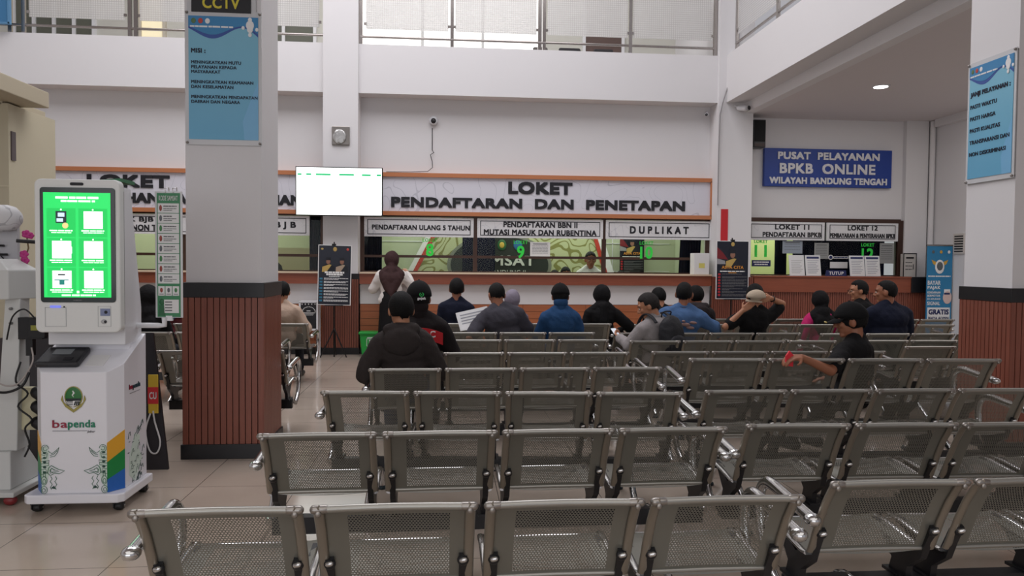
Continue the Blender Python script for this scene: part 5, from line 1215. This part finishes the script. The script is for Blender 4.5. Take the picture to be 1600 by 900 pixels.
def bmc(q):
    n = 12
    top_ = [(-.20+.40*i/n, .055-.05*((2*i/n-1)**2)) for i in range(n+1)]; bot = [(-.20+.40*i/n, -.045-.05*((2*i/n-1)**2)) for i in range(n+1)]
    for i in range(n):
        cur = lambda x: -.005+.55*x*x
        q.add([(a, cur(a)-d, b_) for d in (.0, .004) for a, b_ in (bot[i], bot[i+1], top_[i+1], top_[i])], [(4, 5, 6, 7), (0, 3, 2, 1), (0, 1, 5, 4), (3, 7, 6, 2), (0, 4, 7, 3), (1, 2, 6, 5)], 0)
    letters(q, 'B', -.13, -.005, .05, .05, -.0, .05, 1); letters(q, 'M', -.01, .01, .055, .06, -.010, .06, 2); letters(q, 'C', .115, .0, .055, .05, -.0, .05, 1)
    for a in (-.07, .055): q.ell((a, -.008, -.005), (.008, .004, .008), 8, 1)
decal(p, Matrix.Translation(p['tt'](0, -.178, .345)) @ p['Rt'].to_4x4(), 'back_print', bmc, [mat('red_jacket_band', (196, 30, 40), .7), WINK, INK])
# woman standing at the counter
person('person in brown headscarf and white blouse standing at the counter, window 8', -.86, 11.86, k=1.05, stand=True, lean=8, top=WHITEC, loose=.022, skirt=True, legs=BLKC, hijab=(BRN, 'long'), tail=.14, skin=SKIN2, vox=.010,
       aL={'e': (-.28, .10, 1.02), 'w': (-.12, .30, 1.26)}, aR={'e': (.30, .12, 1.06), 'w': (.20, .33, 1.28)})
# far row
person('person in navy T-shirt with short black hair, seen from behind before the counter', .13, 9.55, lean=-4, top=NAVY, sleeve='short', loose=.014, hz=.565, wide=1.0)
person('person in lilac headscarf half hidden behind the gray T-shirt person', .84, 9.6, k=.92, lean=-4, top=cloth('lilac_dress', (120, 110, 130)), hijab=(cloth('lilac_headscarf', (136, 128, 142)), 'short'), hz=.52, hyaw=-20, vox=.010)
p = person('person in dark gray T-shirt leaning over a sheet of paper', .66, 8.40, k=1.02, lean=-2, side=-9, twist=8, hyaw=10, hpit=20, top=GRAYT, sleeve='short', loose=.022, hair='thin', hcol=HAIR, wide=1.15, hz=.535, fat=.03, vox=.0075,
           aL={'e': (-.40, -.20, .66), 'w': (-.30, .04, .74), 'd': (.2, 1, .2), 'p': (1, 0, 0), 'c': .7}, aR={'e': (.30, .10, .68), 'w': (.12, .30, .72)})
p = person('person in blue shirt and black cap worn backwards, seen from behind', 1.28, 8.37, lean=-5, hpit=10, top=BLUEC, loose=.02, capcol=mat('black_cap', (12, 12, 14), .85, bump=.3, bscale=200, spec=.25), cap_back='none', wide=1.0, hz=.53,
       aL={'e': (-.235, .08, .66), 'w': (-.12, .26, .64)}, aR={'e': (.235, .08, .66), 'w': (.12, .26, .64)}, collar=BLUEC)
b = MB(); b.ell(p['H'](0, -.035, -.06), (.083, .080, .075), 20, M=p['Rh'].to_4x4()); b.cap(p['H'](0, -.03, -.07), .07, p['N']+Vector((0, -.01, .02)), .075, 14); b.build('neck_cover', BLUEC, p['root'])
person('person in black headscarf and black top with elbow out to the right', 1.99, 9.50, k=.97, lean=0, side=2, hyaw=24, hpit=6, top=BLKC, loose=.022, hijab=(cloth('black_headscarf', (15, 14, 16)), 'short'), hz=.53, skin=SKIN2,
       aR={'e': (.40, .02, .70), 'w': (.30, .24, .62)}, vox=.0085)
# backpack man, head turned left and down over the phone
p9 = person('person in light gray jacket with black backpack looking down at a phone', 2.17, 7.52, rz=22, k=.98, lean=4, side=-3, hyaw=52, hpit=24, top=cloth('light_grey_jacket', (150, 144, 144)), loose=.018, hcol=HAIRG, hz=.51, skin=SKIN2, vox=.007,
           aL={'e': (-.27, .14, .68), 'w': (-.22, .37, .73), 'd': (.1, 1, .25), 'p': (.6, 0, .6), 'c': 1.0}, aR={'e': (.26, .16, .66), 'w': (-.02, .34, .70), 'd': (-.7, .7, .2), 'p': (-.3, .3, .8), 'c': .8}, collar=cloth('light_grey_jacket', (150, 144, 144)))
person('person with black hair in dark top, half hidden behind the backpack person', 2.78, 9.5, lean=4, hpit=18, hyaw=20, k=.96, top=BLKC, loose=.015, hz=.52, skin=SKIN2, vox=.010)
# denim jacket
DENIM = cloth('blue_denim', (74, 104, 146))
p = person('person in blue denim jacket with right arm over the seat back', 2.62, 8.28, rz=-10, k=1.03, lean=-6, side=6, hyaw=-12, hpit=2, top=DENIM, loose=.024, collar=DENIM, hair='thin', wide=1.14, hz=.535,
           aR={'e': (.39, .0, .78), 'w': (.44, .20, .68), 'd': (.6, .3, -.6), 'p': (0, .5, -1)}, aL={'e': (-.28, .12, .66), 'w': (-.1, .3, .66)})
decal(p, Matrix.Translation(p['tt'](.055, -.168, .30)) @ p['Rt'].to_4x4(), 'back_print', lambda q: (q.ell((-.03, .0, .0), (.05, .012, .022), 10), q.ell((.045, 0, .03), (.04, .012, .016), 10), q.ell((.02, -.0, -.028), (.045, .012, .018), 10), q.ell((-.06, .0, .035), (.02, .012, .012), 10)), mat('faded_orange_print', (140, 110, 104), .8))
person('person in dark hooded jacket beside the denim jacket person', 3.24, 9.48, lean=-4, hyaw=35, hpit=8, k=.98, top=cloth('dark_brown_jacket', (44, 38, 40)), loose=.022, hood=True, hz=.52, hair='long', vox=.010)
# man holding his head, cream cap
p13 = person('person in black T-shirt with both hands clasped behind a cream cap', 3.50, 8.30, k=1.0, lean=-8, hyaw=-4, hpit=6, top=BLKC, sleeve='short', loose=.014, legs=BLKC, hz=.555, skin=SKIN2, vox=.0065,
             aL={'e': (-.36, -.10, .80), 'w': (-.13, -.16, 1.04), 'd': (.75, -.1, .6), 'p': (.3, 1, .0), 'c': .35, 's': 1}, aR={'e': (.34, -.02, 1.06), 'w': (.14, -.16, 1.13), 'd': (-1, -.05, -.15), 'p': (-.2, 1, 0), 'c': .3, 's': -1})
b = MB()
def cfn(d): return 1.0 if d.z > -.1 else .6
b.ell((0, 0, 0), (.115, .07, .085), 28, 0, fn=cfn)
b.add([(-.12, -.01, -.02), (.05, -.045, -.035), (.05, -.06, -.045), (-.14, -.03, -.035), (-.12, -.01, -.028), (.05, -.045, -.043), (.05, -.06, -.053), (-.14, -.03, -.043)], [(0, 1, 2, 3), (7, 6, 5, 4), (0, 4, 5, 1), (1, 5, 6, 2), (2, 6, 7, 3), (3, 7, 4, 0)], 0)
o = b.build('cap', cloth('cream_cap', (188, 172, 152)), None, (3.44, 8.075, 1.145), rot=(R(10), 0, R(5))); tag(o, 'cream cap held behind the head of the person in black T-shirt', 'cap')
# pink and black headscarf, far right
PINK = cloth('magenta_sleeve', (190, 40, 104))
person('person in black headscarf and magenta top on the far right benches', 4.93, 9.46, k=.93, lean=-2, side=-2, hyaw=24, hpit=6, top=PINK, loose=.018, hijab=(cloth('black_headscarf', (15, 14, 16)), 'long'), hz=.52, vox=.010, aL={'e': (-.31, -.04, .64), 'w': (-.33, .0, .42)})
g = person('person with glasses in black shirt turned to the left', 5.50, 9.52, rz=14, k=1.02, lean=0, hyaw=60, hpit=6, top=BLKC, sleeve='short', loose=.014, hz=.55, skin=SKIN2, vox=.0085)
q = MB(); H = g['H']
for s in (-1, 1):
    for i in range(14):
        a0, a1 = 2*math.pi*i/14, 2*math.pi*(i+1)/14; q.cap(H(s*.034+.024*math.cos(a0), .102, .002+.018*math.sin(a0)), .0022, H(s*.034+.024*math.cos(a1), .102, .002+.018*math.sin(a1)), .0022, 6)
    q.cap(H(s*.058, .10, .005), .002, H(s*.08, -.005, .008), .002, 6)
q.cap(H(-.012, .104, .004), .002, H(.012, .104, .004), .002, 6); q.build('glasses', DARKM, g['root'])
person('stout person in navy shirt with cropped hair, head turned left', 5.17, 8.42, k=1.05, lean=-6, side=0, twist=6, hyaw=52, hpit=4, top=NAVY, sleeve='roll', loose=.024, wide=1.32, fat=.05, hair='thin', hz=.54, vox=.0085,
       aL={'e': (-.29, .05, .66), 'w': (-.2, .24, .64)}, aR={'e': (.30, .05, .66), 'w': (.2, .24, .64)})
# black cap, outstretched arm
p17 = person('person in black cap and black T-shirt with left arm along the seat back', 3.10, 5.50, rz=20, k=.98, lean=-2, side=4, twist=14, hyaw=38, hpit=8, top=BLKC, sleeve='short', loose=.014, legs=BLKC, hz=.50, wide=1.06, vox=.0065, capcol=mat('black_cap', (12, 12, 14), .85, bump=.3, bscale=200, spec=.25), cap_back=False,
             aL={'e': (-.45, -.20, .735), 'w': (-.70, -.12, .88), 'd': (-1, .12, .02), 'p': (0, .4, -1), 'c': .9})
b = MB(); b.tube([p17['H'](.10*math.sin(a/10)*.62, .098+.064*math.cos(a/10*.6), .012) for a in range(-7, 3)], .007, 6); b.build('cap_badge', mat('gold_badge', (196, 172, 104), .4), p17['root'])
# behind the counter
person('person in white uniform shirt standing in the office behind windows 9 and 10', 2.60, 13.50, rz=180, k=1.08, stand=True, lean=4, hpit=12, top=cloth('white_uniform', (226, 228, 226)), sleeve='short', loose=.014, vox=.0085, collar=cloth('white_uniform', (226, 228, 226)))
for i, (x, zt, lab) in enumerate(((-.60, 1.35, 'dark haired person seated behind the counter right of the woman in white'), (2.06, 1.39, 'dark haired person behind the counter left of the officer, left one'), (2.17, 1.455, 'dark haired person behind the counter close to the officer, right one'), (3.20, 1.39, 'dark haired person seated behind the counter under number 10'))):
    zs = zt-1.27
    person(lab, x, 14.25 if i == 1 else 13.62, rz=180, k=1.0, lean=0, hpit=20, top=cloth('grey_uniform', (120, 126, 130)), vox=.013, hz=.53+zs, face=True)
    o = thing('office_stool', 'plain office stool under the %s' % lab.split(' behind')[0] if i == 0 else ['', 'office stool behind the counter, left of two', 'office stool behind the counter near the officer', 'office stool behind the counter under number 10'][i], 'stool', (x, 14.27 if i == 1 else 13.64, 0))
    MB().cap((0, 0, .40+zs), .03, (0, 0, .06), .025).bx(-.2, .2, -.03, .03, 0, .05).bx(-.03, .03, -.2, .2, 0, .05).build('pedestal', DARKM, o); MB().lathe([(.15, 0), (.16, .02), (.15, .05)], (0, 0, .38+zs), 20).build('seat', SEATB, o)
# left block
BATIKS = contour('brown_batik_shirt', (120, 70, 44), (40, 26, 22), 16, .22, .8, freq=5)
person('person in beige shirt on the bench beyond the slatted column', -2.03, 9.52, k=.98, lean=-4, hpit=8, top=cloth('beige_shirt', (190, 166, 148)), loose=.022, hz=.54, skin=SKIN2, vox=.010, aR={'e': (.29, .02, .68), 'w': (.18, .24, .64)})
person('person in brown batik shirt partly hidden by the slatted column', -2.16, 8.42, k=.93, lean=2, hpit=14, hyaw=30, top=BATIKS, loose=.015, hz=.50, vox=.010, aR={'e': (.26, .10, .62), 'w': (.16, .28, .58)})
person('person in black headscarf between the strip board and the kiosk', -3.22, 8.45, k=.97, lean=-4, top=BLKC, hijab=(cloth('black_headscarf', (15, 14, 16)), 'long'), hz=.53, vox=.011)
person('person in blue headscarf seated at the left counter benches', -3.35, 9.55, k=1.03, lean=-2, top=cloth('maroon_top', (92, 40, 44)), hijab=(cloth('blue_headscarf', (60, 78, 120)), 'short'), hz=.55, vox=.011)

# ------------------------------------------------------------------ things they hold
o = thing('paper_sheets', 'white printed sheets held open by the person in gray T-shirt', 'paper', (.33, 8.46, .86)); M = Matrix.Rotation(R(-28), 4, 'X') @ Matrix.Rotation(R(-14), 4, 'Y')
MB().bx(-.20, .17, -.002, .002, -.10, .13, 0, M).build('sheet', PAPER, o); MB().bx(-.18, .15, .003, .005, -.12, .11, 0, Matrix.Rotation(R(-34), 4, 'X') @ Matrix.Rotation(R(-8), 4, 'Y')).build('sheet', PAPER, o)
m = MB()
for i in range(5): m.bx(-.16, .12-.02*(i % 3), -.004, -.002, .08-.035*i, .092-.035*i, 0, M)
m.build('small_print', mat('pale_ink', (150, 152, 160), .7), o)
def phone(x, y, z, rx, rz, label):
    o = thing('mobile_phone', label, 'phone', (x, y, z), 0); o.rotation_euler = (R(rx), 0, R(rz))
    MB().prism(rrect(-.037, .037, -.078, .078, .01), 'y', 0, .009).build('case', DARKM, o); MB().prism(rrect(-.034, .034, -.073, .073, .008), 'y', -.001, 0).build('screen', mat('lit_phone_screen', (200, 206, 214), .2, emit=.5), o)
w9 = p9['root'].matrix_basis @ Vector(p9['wr'][-1])
phone(w9.x-.02, w9.y+.10, w9.z+.045, -50, 25, 'mobile phone in the hands of the person with the backpack')
# backpack
bk = thing('backpack', 'black backpack on the back of the person in light gray jacket', 'backpack', p9['root'].location, p9['root'].rotation_euler.z); BPK = cloth('black_nylon', (38, 38, 42), .6)
tt = p9['tt']; b = MB(); b.ell(tt(.02, -.225, .27), (.145, .10, .20), 20, M=p9['Rt'].to_4x4()); b.ell(tt(.02, -.24, .16), (.14, .10, .13), 18, M=p9['Rt'].to_4x4())
bm = remesh(b, .012, 4); folds(bm, .014, 10, 2); bm.materials.append(BPK); put('bag_body', bm, bk)
b = MB(); b.ell(tt(.02, -.32, .17), (.11, .035, .10), 16, M=p9['Rt'].to_4x4()); b.build('front_pocket', BPK, bk)
for s in (-1, 1): MB().tube([tt(s*.10, -.15, .40), tt(s*.105, -.09, .462), tt(s*.112, .0, .488), tt(s*.118, .085, .44), tt(s*.13, .135, .33), tt(s*.15, .10, .17), tt(s*.13, -.10, .10)], .022, 8, 0, .45, sm=4).build('strap', BPK, bk)
MB().tube([tt(-.03, -.15, .45), tt(-.03, -.18, .50), tt(.07, -.18, .50), tt(.07, -.15, .45)], .007, 8, sm=4).build('handle', BPK, bk)
# red paper in the outstretched hand
w17 = p17['root'].matrix_basis @ Vector(p17['wr'][-1])
o = thing('red_slip', 'small bright red folded slip in the outstretched hand', 'paper', (w17.x-.10, w17.y-.02, w17.z-.035), R(15)); RS = mat('bright_red_paper', (220, 44, 60), .6)
MB().prism([(-.035, -.02), (.03, -.03), (.035, .05), (.0, .085), (-.03, .05)], 'y', -.006, .006).build('slip', RS, o); MB().prism([(-.03, .0), (.025, -.01), (.02, .05), (-.01, .07)], 'y', .008, .012).build('fold', RS, o)
# wristwatch is worn by the clasping person: a part of that person
wv = Vector(p13['wr'][1]); el_ = Vector((.34, -.02, 1.06)); d = (wv-el_).normalized(); c = wv-d*.03
u = d.cross(Vector((0, 1, 0))).normalized(); v2 = d.cross(u)
MB().tube([c+u*(.030*math.cos(2*math.pi*i/12))+v2*(.030*math.sin(2*math.pi*i/12)) for i in range(13)], .008, 6).build('wristwatch', DARKM, p13['root'])
